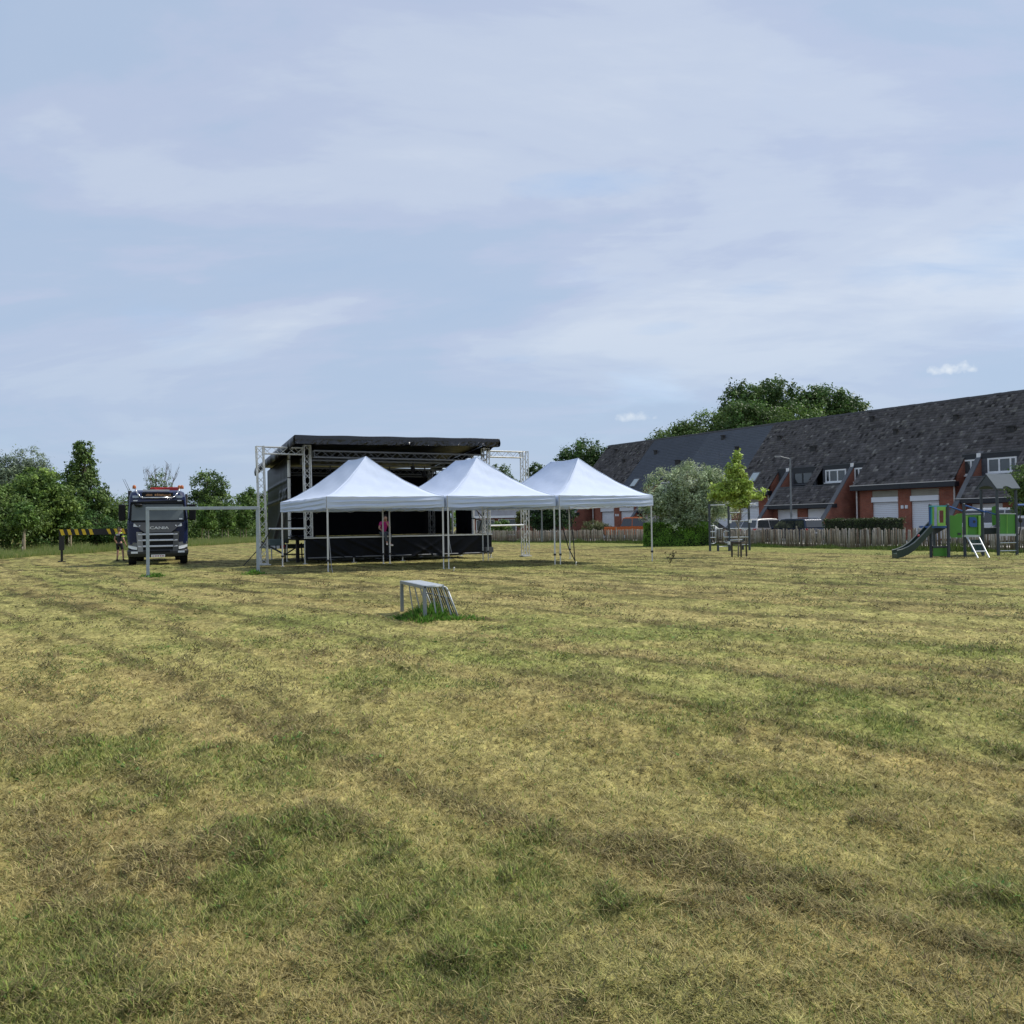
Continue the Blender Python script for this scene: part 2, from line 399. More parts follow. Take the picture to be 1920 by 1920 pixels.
def build_field():
    build_ground()
    gm = M('grass_blade', rough=.75, attr='col', var=.08, trans=.22, spec=.2)
    def warm(rs, c, g, d):
        n = len(c); k = (rs.rand(n) < .34 * (1 - g))[:, None]
        c = np.where(k, c * .45 + np.array([.41, .35, .16]) * .55, c)
        k = (rs.rand(n) < .10 + .12 * g)[:, None]
        return np.where(k, c * .4 + np.array([.105, .16, .035]) * .6, c)
    blades(300000, 62, 1050, 3, lambda r, n, g, d: np.clip(.62 + .3 * r.rand(n) - .4 * g * r.rand(n), 0, .97),
           lambda r, n, g, d: r.uniform(.016, .042, n) * (1 + .3 * g), 'stubble_grass', 'short dry stubble and clippings lying over the mown field', mat=gm, colf=warm)
    def gcol(rs, c, g, d):
        n = len(c); t = rs.rand(n)[:, None]
        return (np.array([.13, .21, .036]) * (1 - t) + np.array([.30, .335, .08]) * t) * rs.uniform(.7, 1.25, n)[:, None]
    blades(230000, 60, 1050, 4, lambda r, n, g, d: np.clip(.42 + .5 * r.rand(n), 0, .95),
           lambda r, n, g, d: r.uniform(.022, .052, n), 'green_grass', 'fresh green grass standing in patches of the mown field',
           pick=lambda r, c, h, g, d, X, Y: r.rand(len(X)) < np.clip(g * .5 - .03, .06, .45), mat=gm, colf=gcol)
    # small dark tufts and heaps standing out of the stubble
    rs = np.random.RandomState(15); ns = 620
    dp = np.where(rs.rand(ns) < .72, rs.uniform(66, 330, ns), rs.uniform(330, 980, ns)); Y = FOC * EYE / dp; X = rs.uniform(-.66, .66, ns) * Y
    k = (X < fence_x(Y) - 1) & (X > -27); X, Y = X[k], Y[k]; ns = len(X)
    R = rs.lognormal(-2.15, .55, ns) * (1 + Y / 45); nb = np.clip(260 * R / (1 + Y / 25) + 14, 16, 120).astype(int)
    ii = np.repeat(np.arange(ns), nb); n = len(ii); u = rs.normal(size=(n, 2)) * .5
    bx_ = X[ii] + (u[:, 0] * -.66 * 1.9 + u[:, 1] * .75 * .8) * R[ii]; by_ = Y[ii] + (u[:, 0] * .75 * 1.9 + u[:, 1] * .66 * .8) * R[ii]
    c0, h0, g0, d0 = field(bx_, by_); ln = rs.uniform(.018, .045, n) * (1 + R[ii] * 2.0); th = rs.uniform(0, 6.28, n); le = rs.uniform(.72, .995, n)
    b = np.stack([bx_, by_, h0 - .05], 1); lift = np.exp(-(u ** 2).sum(1) * 2) * R[ii] * .5; b[:, 2] += lift * rs.rand(n)
    wd = np.maximum(.0035, Y[ii] / 640 - .004); ph = th + 1.57 + rs.normal(size=n) * .5; s = np.stack([np.cos(ph), np.sin(ph), np.zeros(n)], 1) * wd[:, None] * .6
    tp = b + np.stack([np.cos(th) * le, np.sin(th) * le, np.sqrt(1 - le * le)], 1) * ln[:, None]
    V = np.stack([b - s, b + s, tp], 1).reshape(-1, 3); t = rs.rand(n)[:, None]; tone = rs.rand(ns)[ii][:, None]
    A = np.where(tone < .55, np.array([.052, .050, .024]), np.where(tone < .8, np.array([.055, .085, .024]), np.array([.10, .075, .04])))
    C = A * (1 - t) + (A * 1.5 + np.array([.06, .05, .02])) * t
    tag(np_mesh('clipping_heaps', V, np.arange(3 * n).reshape(-1, 3), gm, np.repeat(C, 3, 0)), 'small dark tufts and heaps dotted over the mown field', 'grass', kind='stuff')
    # pale stalks and small broad weed leaves lying among the stubble
    def scol(rs, c, g, d): return np.array([.50, .42, .20]) * rs.uniform(.6, 1.15, len(c))[:, None]
    blades(9000, 150, 1050, 8, lambda r, n, g, d: r.uniform(.93, .998, n), lambda r, n, g, d: r.uniform(.05, .11, n), 'hay_stalks', 'pale dry stalks lying loose on the mown field', mat=gm, colf=scol, wide=.8)
    def wcol(rs, c, g, d):
        t = rs.rand(len(c))[:, None]; return np.array([.06, .15, .03]) * (1 - t) + np.array([.16, .28, .07]) * t
    blades(26000, 190, 1050, 9, lambda r, n, g, d: r.uniform(.7, .98, n), lambda r, n, g, d: r.uniform(.014, .03, n), 'weed_leaves', 'small broad clover and weed leaves in the green patches of the field',
           pick=lambda r, c, h, g, d, X, Y: r.rand(len(X)) < np.clip(g * 1.2 - .1, .02, 1), mat=gm, colf=wcol, wide=3.2)
    def hcol(rs, c, g, d):
        n = len(c); t = rs.rand(n)[:, None] ** 1.5
        return (np.array([.085, .074, .034]) * (1 - t) + np.array([.30, .24, .12]) * t)
    blades(260000, 50, 1050, 5, lambda r, n, g, d: np.clip(.84 + .16 * r.rand(n), 0, .99),
           lambda r, n, g, d: r.uniform(.025, .06, n), 'grass_clippings', 'dark heaps of drying grass clippings left on the mown field',
           pick=lambda r, c, h, g, d, X, Y: r.rand(len(X)) < np.clip(d * 1.3 - .1, 0, 1), mat=gm, colf=hcol)
build_field()

# ------------------------------------------------------------------ street behind the fence
def build_street():
    P = [(x, y) for x, y in FENCE]
    off = lambda p, k: (p[0] + .85 * k, p[1] + .5 * k)
    a = [off(p, .35) for p in P]; b = [off(p, 2.6) for p in P]; c = [off(p, 30) for p in P]
    pm = M('paving_slabs', (.42, .39, .35), .85, var=.2, scale=1.5, bump=.3, bscale=14)
    mb = MB(); z = .20
    for i in range(len(P) - 1):
        n = len(mb.v)
        mb.add([(*a[i], z), (*a[i + 1], z), (*b[i + 1], z), (*b[i], z), (*a[i], -.2), (*a[i + 1], -.2), (*b[i], .1), (*b[i + 1], .1)],
               [(0, 1, 2, 3), (0, 4, 5, 1), (3, 2, 7, 6)])
    tag(mb.build('pavement', pm), 'pale paved footpath behind the wooden paling fence', 'pavement', kind='structure')
    am = M('street_asphalt', (.12, .12, .125), .9, var=.2, scale=.8, bump=.3)
    mb = MB()
    for i in range(len(P) - 1):
        mb.add([(*b[i], .14), (*b[i + 1], .14), (*c[i + 1], .14), (*c[i], .14)], [(0, 1, 2, 3)])
    tag(mb.build('street', am), 'grey residential street with parked cars between fence and brick houses', 'street', kind='structure')
build_street()
# ------------------------------------------------------------------ terraced houses with long tiled roofs
HO = Vector((25.5, 49.15, 0)); HU = Vector((-.552, .834, 0)); HN = Vector((.834, .552, 0))
HANG = math.atan2(-.834, .552)
KR, ZE, HK = 1.064, 3.8, 1.12                                        # roof pitch, eave height
def zr(v): return ZE + KR * v
def brick_mat(name, c1, c2):
    m = bpy.data.materials.new(name); m.use_nodes = True
    nt = m.node_tree; N = nt.nodes; L = nt.links; p = N['Principled BSDF']
    tc = N.new('ShaderNodeTexCoord'); sp = N.new('ShaderNodeSeparateXYZ'); L.new(tc.outputs['Object'], sp.inputs[0])
    ad = N.new('ShaderNodeMath'); L.new(sp.outputs[0], ad.inputs[0]); L.new(sp.outputs[1], ad.inputs[1])
    cb = N.new('ShaderNodeCombineXYZ'); L.new(ad.outputs[0], cb.inputs[0]); L.new(sp.outputs[2], cb.inputs[1])
    b = N.new('ShaderNodeTexBrick'); b.inputs['Scale'].default_value = 1; b.inputs['Brick Width'].default_value = .22; b.inputs['Row Height'].default_value = .075
    b.inputs['Mortar Size'].default_value = .008; b.inputs['Color1'].default_value = (*c1, 1); b.inputs['Color2'].default_value = (*c2, 1); b.inputs['Mortar'].default_value = (.2, .15, .12, 1)
    L.new(cb.outputs[0], b.inputs['Vector'])
    nz = N.new('ShaderNodeTexNoise'); nz.inputs['Scale'].default_value = 1.3; nz.inputs['Detail'].default_value = 6; L.new(tc.outputs['Object'], nz.inputs['Vector'])
    mr = N.new('ShaderNodeMapRange'); mr.inputs[1].default_value = .3; mr.inputs[2].default_value = .7; mr.inputs[3].default_value = .75; mr.inputs[4].default_value = 1.2; L.new(nz.outputs[0], mr.inputs[0])
    mx = N.new('ShaderNodeMix'); mx.data_type = 'RGBA'; mx.blend_type = 'MULTIPLY'; mx.inputs['Factor'].default_value = 1
    L.new(b.outputs[0], mx.inputs['A']); L.new(mr.outputs[0], mx.inputs['B']); L.new(mx.outputs['Result'], p.inputs['Base Color'])
    p.inputs['Roughness'].default_value = .9
    bp = N.new('ShaderNodeBump'); bp.inputs['Strength'].default_value = .5; bp.inputs['Distance'].default_value = .01; L.new(b.outputs['Fac'], bp.inputs['Height']); bp.invert = True; L.new(bp.outputs[0], p.inputs['Normal'])
    return m
BRICK = brick_mat('red_brick', (.345, .105, .056), (.275, .076, .043))
TILE_OLD = M('old_roof_tile', rough=.88, attr='col', var=.3, scale=2.2, bump=.5, bscale=22, spec=.25)
TILE_NEW = M('slate_roof_tile', rough=.6, attr='col', var=.08, scale=.6, spec=.4)
FASCIA = M('dark_fascia', (.016, .019, .026), .5, var=.2)
WHITEP = M('white_painted_panel', (.80, .81, .82), .5, var=.05, scale=2)
SHUT = M('roller_shutter_white', (.80, .82, .85), .5, var=.04, scale=1)
UPVC = M('white_window_frame', (.76, .77, .78), .4, var=.04)
PANE = M('window_pane', (.05, .06, .065), .06, var=.3, scale=1.2, spec=.9)
BEIGE = M('beige_lintel_panel', (.33, .31, .25), .8, var=.15, scale=2)
LEAD = M('grey_coping', (.085, .09, .10), .7, var=.2, scale=2)
PIPE = M('downpipe_grey', (.55, .53, .5), .5, var=.1)
DARKV = M('roof_vent_dark', (.02, .02, .022), .6)

def tiles(rects, cw, rw, kind, seed):
    "courses of single tiles on the roof plane: rects in (x, v) -> vertices, faces, colours"
    rs = np.random.RandomState(seed); V = []; C = []
    sl = math.hypot(1, KR)
    nrm = np.array([0, -KR, 1]) / sl
    for (x0, x1, v0, v1) in rects:
        nr = max(1, round((v1 - v0) * sl / rw)); dv = (v1 - v0) / nr; nc = max(1, round((x1 - x0) / cw)); dx = (x1 - x0) / nc
        J, I = np.meshgrid(np.arange(nr), np.arange(nc), indexing='ij'); J = J.ravel(); I = I.ravel(); n = len(I)
        jit = .010 if kind == 'old' else .003
        lo = (.035 + rs.uniform(-jit, jit, n)) if kind == 'old' else (.014 + rs.uniform(-.002, .002, n)); hi = lo * .25
        tw = rs.uniform(-jit, jit, n)
        xa = x0 + I * dx + .004; xb = x0 + (I + 1) * dx - .004
        if kind == 'new': xa = x0 + I * dx; xb = xa + dx
        va = v0 + J * dv - (rs.uniform(0, .02, n) if kind == 'old' else 0); vb = v0 + (J + 1) * dv + .02
        def P(x, v, h): return np.stack([x, v + nrm[1] * h, ZE + KR * v + nrm[2] * h], 1)
        q = np.stack([P(xa, va, lo + tw), P(xb, va, lo - tw), P(xb, vb, hi - tw * .5), P(xa, vb, hi + tw * .5), P(xa, va, lo * 0 - .01), P(xb, va, lo * 0 - .01)], 1)
        V.append(q.reshape(-1, 3))
        if kind == 'old':
            b = rs.lognormal(0, .15, n) * (.9 + .2 * vnoise(I * .12, J * .12, seed))
            base = np.array([.102, .095, .096]) * b[:, None]
            k = rs.rand(n) < .09; base[k] = np.array([.145, .138, .128]) * rs.uniform(.7, 1.3, k.sum())[:, None]
            k = rs.rand(n) < .012; base[k] = np.array([.22, .21, .20])
            k = rs.rand(n) < .07; base[k] *= .45
        else:
            base = np.array(KCOL[kind2]) * rs.uniform(.93, 1.07, n)[:, None]
        C.append(np.repeat(base, 6, 0))
    V = np.concatenate(V); C = np.concatenate(C); n = len(V) // 6; b = np.arange(n)[:, None] * 6
    F = np.concatenate([b + np.array([0, 1, 2, 3])[None], b + np.array([4, 5, 1, 0])[None]])
    return V, F, C
KCOL = {'slate': (.066, .076, .098), 'slate_light': (.082, .094, .118)}
kind2 = 'slate'

def house(tb, ta, roofk, label, seed, dark_win=False, ends=(), sky=None):
    global kind2
    s = 1 if ta > tb else -1; tm = (ta + tb) / 2; Lq = abs(ta - tb)
    root = thing('terraced_house', label, 'house', CAM + (HO + HU * tm - CAM) * HK, HANG, 'brick houses of the terrace'); root.scale = (HK, HK, HK)
    X = lambda q: -(tb + s * q - tm)                        # local x from distance to the party line
    def bx(mb, q0, q1, v0, v1, z0, z1): mb.b2((X(q0), v0, z0), (X(q1), v1, z1)); return mb
    R = lambda q0, q1, v0, v1: (min(X(q0), X(q1)), max(X(q0), X(q1)), v0, v1)
    QB, QF0, QF1 = 3.3, 4.0, 4.25
    # brick body
    w = MB()
    bx(w, 0, .42, .35, .6, 0, 3.5); bx(w, 2.18, QB - .003, .35, .6, 0, 3.5); bx(w, .42, 2.18, .37, .6, 3.35, 3.5)
    w.prism([(X(QB), .35, 0), (X(QB), 1.5, 0), (X(QB), 1.5, zr(1.5) - .09), (X(QB), .35, zr(.35) - .09)], ((X(QB - .25) - X(QB)), 0, 0))
    bx(w, QB, QF0, 1.3, 1.55, 0, 4.05)
    w.prism([(X(QF0), 1.4, 0), (X(QF0), 1.4, zr(1.4) - .02), (X(QF0), -2.25, zr(-2.25) - .02), (X(QF0), -2.25, 0)], (X(QF1) - X(QF0), 0, 0))
    bx(w, QF1, 4.62, -.68, -.45, 0, 2.36); bx(w, 6.32, Lq, -.68, -.45, 0, 2.36)
    o = MB(); bx(o, 0, Lq, 9.6, 9.9, 0, 3.8); o.build('rear_wall', BRICK, root)
    for e in ends:
        q = 0 if e == 'b' else Lq; d = .25 if e == 'b' else -.25
        w.prism([(X(q), .4, 0), (X(q), 9.6, 0), (X(q), 9.6, zr(.4) - .1), (X(q), 5, zr(5) - .1), (X(q), .4, zr(.4) - .1)], (X(q + d) - X(q), 0, 0))
    w.build('wall', BRICK, root)
    # roof of separate tiles over a boarded deck
    rects = [R(0, Lq, 1.4, 4.98), R(0, QB, -.05, 1.4), R(QF1, Lq, -1.05, .02), R(Lq - .28, Lq, .02, 1.4)]
    kind2 = roofk
    k = 'old' if roofk == 'old' else 'new'
    V, F, C = tiles(rects, .185 if k == 'old' else .26, .235 if k == 'old' else .2, k, seed)
    roof = np_mesh('roof', V, F, TILE_OLD if k == 'old' else TILE_NEW, C, parent=root); XF[roof.name] = XF[root.name]
    d = MB()
    for (a, b, v0, v1) in rects + [R(QF1, Lq, .02, 1.4)]:
        z0 = .05 if (v0 == .02 and b - a > 1) else .0
        if z0: d.add([(a, v0, zr(v0) - .03), (b, v0, zr(v0) - .03), (b, v1, zr(v0) - .03), (a, v1, zr(v0) - .03)], [(0, 1, 2, 3)])
        else: d.add([(a, v0, zr(v0) - .03), (b, v0, zr(v0) - .03), (b, v1, zr(v1) - .03), (a, v1, zr(v1) - .03)], [(0, 1, 2, 3)])
    a, b = min(X(0), X(Lq)), max(X(0), X(Lq))
    d.add([(a, 5.0, zr(5) - .02), (b, 5.0, zr(5) - .02), (b, 10.2, zr(-.2)), (a, 10.2, zr(-.2))], [(0, 1, 2, 3)])
    d.build('roof_deck', FASCIA, roof)
    rd = MB(); rs = random.Random(seed); n = 17
    for i in range(n):
        x0 = a + (b - a) * i / n; x1 = a + (b - a) * (i + 1) / n + .03
        z = zr(5) - .02 + rs.uniform(-.008, .012)
        rd.add([(x0, 4.84, z - .1), (x1, 4.84, z - .1), (x1, 4.94, z + .04), (x0, 4.94, z + .04), (x1, 5.1, z + .04), (x0, 5.1, z + .04), (x1, 5.2, z - .1), (x0, 5.2, z - .1)], [(0, 1, 2, 3), (3, 2, 4, 5), (5, 4, 6, 7), (0, 3, 5, 7)])
    rd.build('ridge_tiles', M('ridge_tile', (.06, .058, .06) if k == 'old' else (.07, .08, .1), .8, var=.3, scale=3), roof)
    # gutters with deep dark boards
    g = MB(); bx(g, -.003 if s > 0 else .003, QB + .12, -.16, .34, 3.40, 3.70); o = g.build('gutter', FASCIA, root, bevel=.02)
    MBe = MB(); bx(MBe, 0, QB + .12, -.175, -.02, 3.70, 3.745); MBe.build('rim', PIPE, o)
    g = MB(); bx(g, QF1 - .3, Lq, -1.2, -.72, 2.36, 2.62); o = g.build('gutter', FASCIA, root, bevel=.02)
    MBe = MB(); bx(MBe, QF1 - .3, Lq, -1.215, -1.06, 2.62, 2.66); MBe.build('rim', PIPE, o)
    g = MB(); bx(g, QB - .15, QF0 - .005, 1.2, 1.42, 4.95, 5.24); bx(g, QF1 + .005, Lq - .3, 1.2, 1.42, 4.95, 5.24); o = g.build('dormer_fascia', FASCIA, root)
    e = MB(); bx(e, QB - .15, QF0 - .005, 1.17, 1.4, 5.243, 5.29); bx(e, QF1 + .005, Lq - .3, 1.17, 1.4, 5.243, 5.29); e.build('trim', LEAD, o)
    # copings on the party fin
    c = MB()
    c.prism([(X(QF0 - .02), 1.45, zr(1.45) + .05), (X(QF0 - .02), -2.3, zr(-2.3) + .05), (X(QF0 - .02), -2.3, zr(-2.3) - .05), (X(QF0 - .02), 1.45, zr(1.45) - .05)], (X(QF1 + .02) - X(QF0 - .02), 0, 0))
    c.build('coping', LEAD, root)
    c = MB(); bx(c, QF0 + .02, QF1 - .03, 1.12, 1.2, 5.0, 5.28); c.build('coping_cap', UPVC, root)
    # windows in the recesses
    fm = FASCIA if dark_win else UPVC
    def window(q0, q1, z0, z1, v, bars):
        f = MB(); t = .09
        bx(f, q0, q1, v - .04, v + .04, z0, z0 + t); bx(f, q0, q1, v - .04, v + .04, z1 - t, z1)
        xs = [q0] + bars + [q1]
        for i, q in enumerate(xs):
            h = t / 2 if 0 < i < len(xs) - 1 else t
            l, r = (q - h, q + h) if 0 < i < len(xs) - 1 else ((q, q + t) if i == 0 else (q - t, q))
            bx(f, l, r, v - .038, v + .038, z0 + t, z1 - t)
        fo = f.build('window', fm, root)
        p = MB(); bx(p, q0 + t, q1 - t, v - .008, v + .008, z0 + t, z1 - t); p.build('pane', PANE, fo)
        sl = MB(); bx(sl, q0 - .05, q1 + .05, v - .16, v - .043, z0 - .07, z0); sl.build('sill', LEAD if dark_win else UPVC, fo)
    window(QF1 + .35, Lq - .5, 4.1, 4.95, 1.22, [QF1 + 1.0, QF1 + 1.62] if not dark_win else [QF1 + 1.1])
    window(QB - .1, QF0 - .02, 4.05, 4.95, 1.22, [QB + .36])
    c = MB(); bx(c, QF1 + .01, QF1 + .33, 1.2, 1.4, 3.84, 4.95); bx(c, Lq - .48, Lq - .29, 1.2, 1.4, 3.84, 4.95); bx(c, QF1 + .33, Lq - .48, 1.22, 1.4, 3.84, 4.02); c.build('dormer_cheek', M('slate_cheek', (.07, .075, .09), .7, var=.3, scale=5), root)
    c = MB(); bx(c, QF1, Lq - .28, -.02, .07, 3.845, 3.91); c.build('flashing', LEAD, root)
    # doors
    d = MB()
    n = 22
    for i in range(n):
        z0 = .1 + (2.62 - .1) * i / n; z1 = .1 + (2.62 - .1) * (i + 1) / n - .008
        bx(d, .42, 2.18, .47 + (.004 if i % 2 else 0), .5, z0, z1)
    ds = d.build('roller_shutter', SHUT, root)
    d = MB(); bx(d, .40, 2.2, .27, .47, 2.63, 2.95); d.build('shutter_box', SHUT, ds, bevel=.02)
    d = MB(); bx(d, .42, 2.18, .39, .6, 2.955, 3.35); d.build('lintel', BEIGE, root)
    d = MB(); bx(d, 4.62, 6.32, -.56, -.52, .05, 2.33)
    for i in range(1, 6): bx(d, 4.64, 6.30, -.572, -.56, .05 + i * .38, .07 + i * .38)
    d.build('garage_door', WHITEP, root)
    d = MB(); bx(d, QB + .08, QF0 - .08, 1.2, 1.3, 0, 2.3); do = d.build('front_door', UPVC, root)
    d = MB(); bx(d, QB + .17, QF0 - .17, 1.185, 1.2, .25, 2.2); d.build('pane', PANE, do)
    d = MB(); x = X(QB - .12); d.tube((x, .22, .1), (x, .22, 3.4), .05, n=8); d.build('downpipe', PIPE, root)
    # roof vents
    for (q, v) in ((1.5, 3.6), (5.2, 2.5), (5.4, 2.5)) if seed % 2 else ((2.2, 3.1), (4.6, 4.2)):
        m = MB(); m.b2((X(q) - .12, v - .1, zr(v) - .05), (X(q) + .12, v + .1, zr(v) + .28)); m.b2((X(q) - .16, v - .16, zr(v) + .28), (X(q) + .16, v + .12, zr(v) + .34)); m.build('roof_vent', DARKV, root)
    if sky:
        q, v = sky; a, b = X(q), X(q + .75); nz = Vector((0, -KR, 1)).normalized(); sd = Vector((0, 1, KR)).normalized()
        def fr(mb, x0, x1, s0, s1, h0, h1):
            p = lambda x, s_, h: Vector((x, v, zr(v))) + sd * s_ + nz * h
            mb.add([p(x, s_, h) for h in (h0, h1) for s_ in (s0, s1) for x in (x0, x1)], [(0, 2, 3, 1), (4, 5, 7, 6), (0, 1, 5, 4), (2, 6, 7, 3), (0, 4, 6, 2), (1, 3, 7, 5)])
        f = MB(); fr(f, a, b, 0, 1.0, .0, .09); so = f.build('skylight', LEAD, root)
        f = MB(); fr(f, a + (b - a) * .1, a + (b - a) * .9, .08, .92, .09, .10); f.build('pane', M('skylight_pane', (.30, .36, .38), .12, spec=.9), so)
    d = MB(); bx(d, .05, .22, .30, .35, 2.2, 2.4); d.build('wall_lamp', UPVC, root)
    return root

MOD = 6.7; B0 = 3.3
house(B0 - 2 * MOD, B0 - 3 * MOD, 'old', 'brick terraced house nearest the camera, mostly cut off by the photo edge', 11)
house(B0 - 2 * MOD, B0 - MOD, 'old', 'brick terraced house behind the small tree at the photo edge, white windows above', 12)
house(B0, B0 - MOD, 'old', 'brick house behind the green playground, white windows and shuttered door', 13)
house(B0, B0 + MOD, 'old', 'brick house with roller shutter, white three part window and dark clipped hedge in front', 14)
house(B0 + 2 * MOD, B0 + MOD, 'old', 'mossy tiled brick house behind the street lamp, dark unpainted windows', 15, dark_win=True, sky=(1.0, .55))
house(B0 + 2 * MOD, B0 + 3 * MOD, 'slate_light', 'terraced house with smooth pale slate roof behind the young lime green tree', 16)
house(B0 + 4 * MOD, B0 + 3 * MOD, 'slate', 'terraced house with smooth dark slate roof above the silvery bush', 17, sky=(1.1, .8))
house(B0 + 4 * MOD, B0 + 5 * MOD - .2, 'old', 'end house of the terrace, old dark tiles, farthest from the camera', 18, ends=('a',))
# the small skylight in the smooth roof
def bungalow():
    P0 = W(918, 990, 92); P0.z = 0
    root = thing('bungalow', 'low brick bungalow with grey roof seen beneath the middle tent', 'house', P0, math.radians(-14))
    w = MB(); w.b2((-3, 0, 0), (12, .25, 2.6)); w.b2((-3, 7, 0), (12, 7.3, 2.6)); w.b2((-3, .25, 0), (-2.7, 7, 2.6)); w.b2((11.7, .25, 0), (12, 7, 2.6)); w.build('wall', BRICK, root)
    r = MB(); r.prism([(-3.4, -.5, 2.55), (-3.4, 3.6, 5.4), (-3.4, 7.8, 2.55)], (15.8, 0, 0)); r.build('roof', M('bungalow_tile', (.085, .095, .115), .7, var=.2, scale=2), root)
    f = MB(); f.b2((-3.45, -.62, 2.36), (12.45, -.48, 2.6)); f.build('gutter', UPVC, root)
    for (a, b, c, d) in ((-1.5, .6, .8, 2.2), (1.0, 3.0, .5, 2.25), (5.6, 7.6, .8, 2.2)):
        g = MB(); g.b2((a, -.06, c), (b, -.01, d)); o = g.build('window', UPVC, root)
        g = MB(); g.b2((a + .1, -.08, c + .1), (b - .1, -.062, d - .1)); g.build('pane', PANE, o)
bungalow()
# ------------------------------------------------------------------ paling fence
def paling_fence():
    root = thing('paling_fence', 'weathered grey chestnut paling fence between the field and the street', 'fence')
    rs = random.Random(4); V = []; C = []
    pts = [Vector((x, y, 0)) for x, y in FENCE]
    F = MB(); cols = []
    posts = MB(); wires = MB(); acc = 0; npost = 0
    for i in range(len(pts) - 1):
        a, b = pts[i], pts[i + 1]; L = (b - a).length; d = (b - a) / L; n = Vector((-d.y, d.x, 0))
        k = 0.0
        while k < L:
            p = a + d * k; h = rs.uniform(1.0, 1.12); w = rs.uniform(.05, .08)
            lean = d * rs.uniform(-.06, .06) + n * rs.uniform(-.04, .04)
            base = p + n * rs.uniform(-.02, .02)
            m0 = len(F.v)
            F.bar(base + Vector((0, 0, .02 + rs.uniform(0, .05))), base + lean + Vector((0, 0, h)), w, .022, up=(n.x, n.y, 0))
            q = rs.uniform(.75, 1.25); t = rs.random()
            c = (.25 * q, .215 * q, .165 * q) if t < .6 else ((.31 * q, .285 * q, .245 * q) if t < .88 else (.16 * q, .12 * q, .085 * q))
            cols += [c] * 8
            k += rs.uniform(.075, .105)
        for z in (.3, .9):
            wires.tube(a + Vector((0, 0, z)) + n * .03, b + Vector((0, 0, z)) + n * .03, .008, n=4)
    FF = np.array(F.f, np.int32)
    np_mesh('pales', np.array(F.v, np.float32), FF, M('weathered_pale', rough=.9, attr='col', var=.25, scale=9), np.array(cols), parent=root)
    wires.build('wire', M('fence_wire', (.2, .18, .16), .5, .6), root)
    # posts every 2.4 m
    for i in range(len(pts) - 1):
        a, b = pts[i], pts[i + 1]; L = (b - a).length; d = (b - a) / L; n = Vector((-d.y, d.x, 0)); m = max(1, round(L / 2.6))
        for j in range(m):
            p = a + d * (L * j / m) + n * .07
            q = MB(); q.tube(p, p + Vector((rs.uniform(-.04, .04), 0, rs.uniform(1.12, 1.26))), .05, .045, 8); q.build('post', M('fence_post', (.27, .24, .19), .9, var=.3), root)
paling_fence()
def fence_grass():
    rs = np.random.RandomState(31); n = 16000; Y = 26 + rs.rand(n) ** 1.3 * 58; X = fence_x(Y) - rs.rand(n) ** 1.6 * .7 + .15
    h = (.10 + .42 * vnoise(X * 1.1, Y * .7, 6) ** 2) * rs.uniform(.5, 1.2, n); th = rs.uniform(0, 6.28, n); le = rs.uniform(.1, .6, n)
    b = np.stack([X, Y, np.full(n, -.03)], 1); tip = b + np.stack([np.cos(th) * le * h, np.sin(th) * le * h, h], 1); w = np.stack([np.ones(n), np.zeros(n), np.zeros(n)], 1) * rs.uniform(.01, .03, n)[:, None]
    t = rs.rand(n)[:, None]; C = np.array([.10, .19, .035]) * (1 - t) + np.array([.26, .31, .09]) * t
    tag(np_mesh('fence_grass', np.stack([b - w, b + w, tip], 1).reshape(-1, 3), np.arange(3 * n).reshape(-1, 3), M('grass_blade', rough=.75, attr='col', var=.08, trans=.22, spec=.2), np.repeat(C, 3, 0)), 'uncut grass and weeds along the foot of the paling fence', 'grass', kind='stuff')
fence_grass()

# ------------------------------------------------------------------ trees and bushes
LEAF = M('leaf', rough=.55, attr='col', var=.12, trans=.28, spec=.3)
BARK = M('bark', (.10, .078, .055), .95, var=.35, scale=4, bump=.5, bscale=20)
PALEBARK = M('pale_bark', (.26, .235, .185), .9, var=.3, scale=4, bump=.4, bscale=20)
STAKE = M('wood_stake', (.36, .29, .2), .9, var=.25, scale=5)

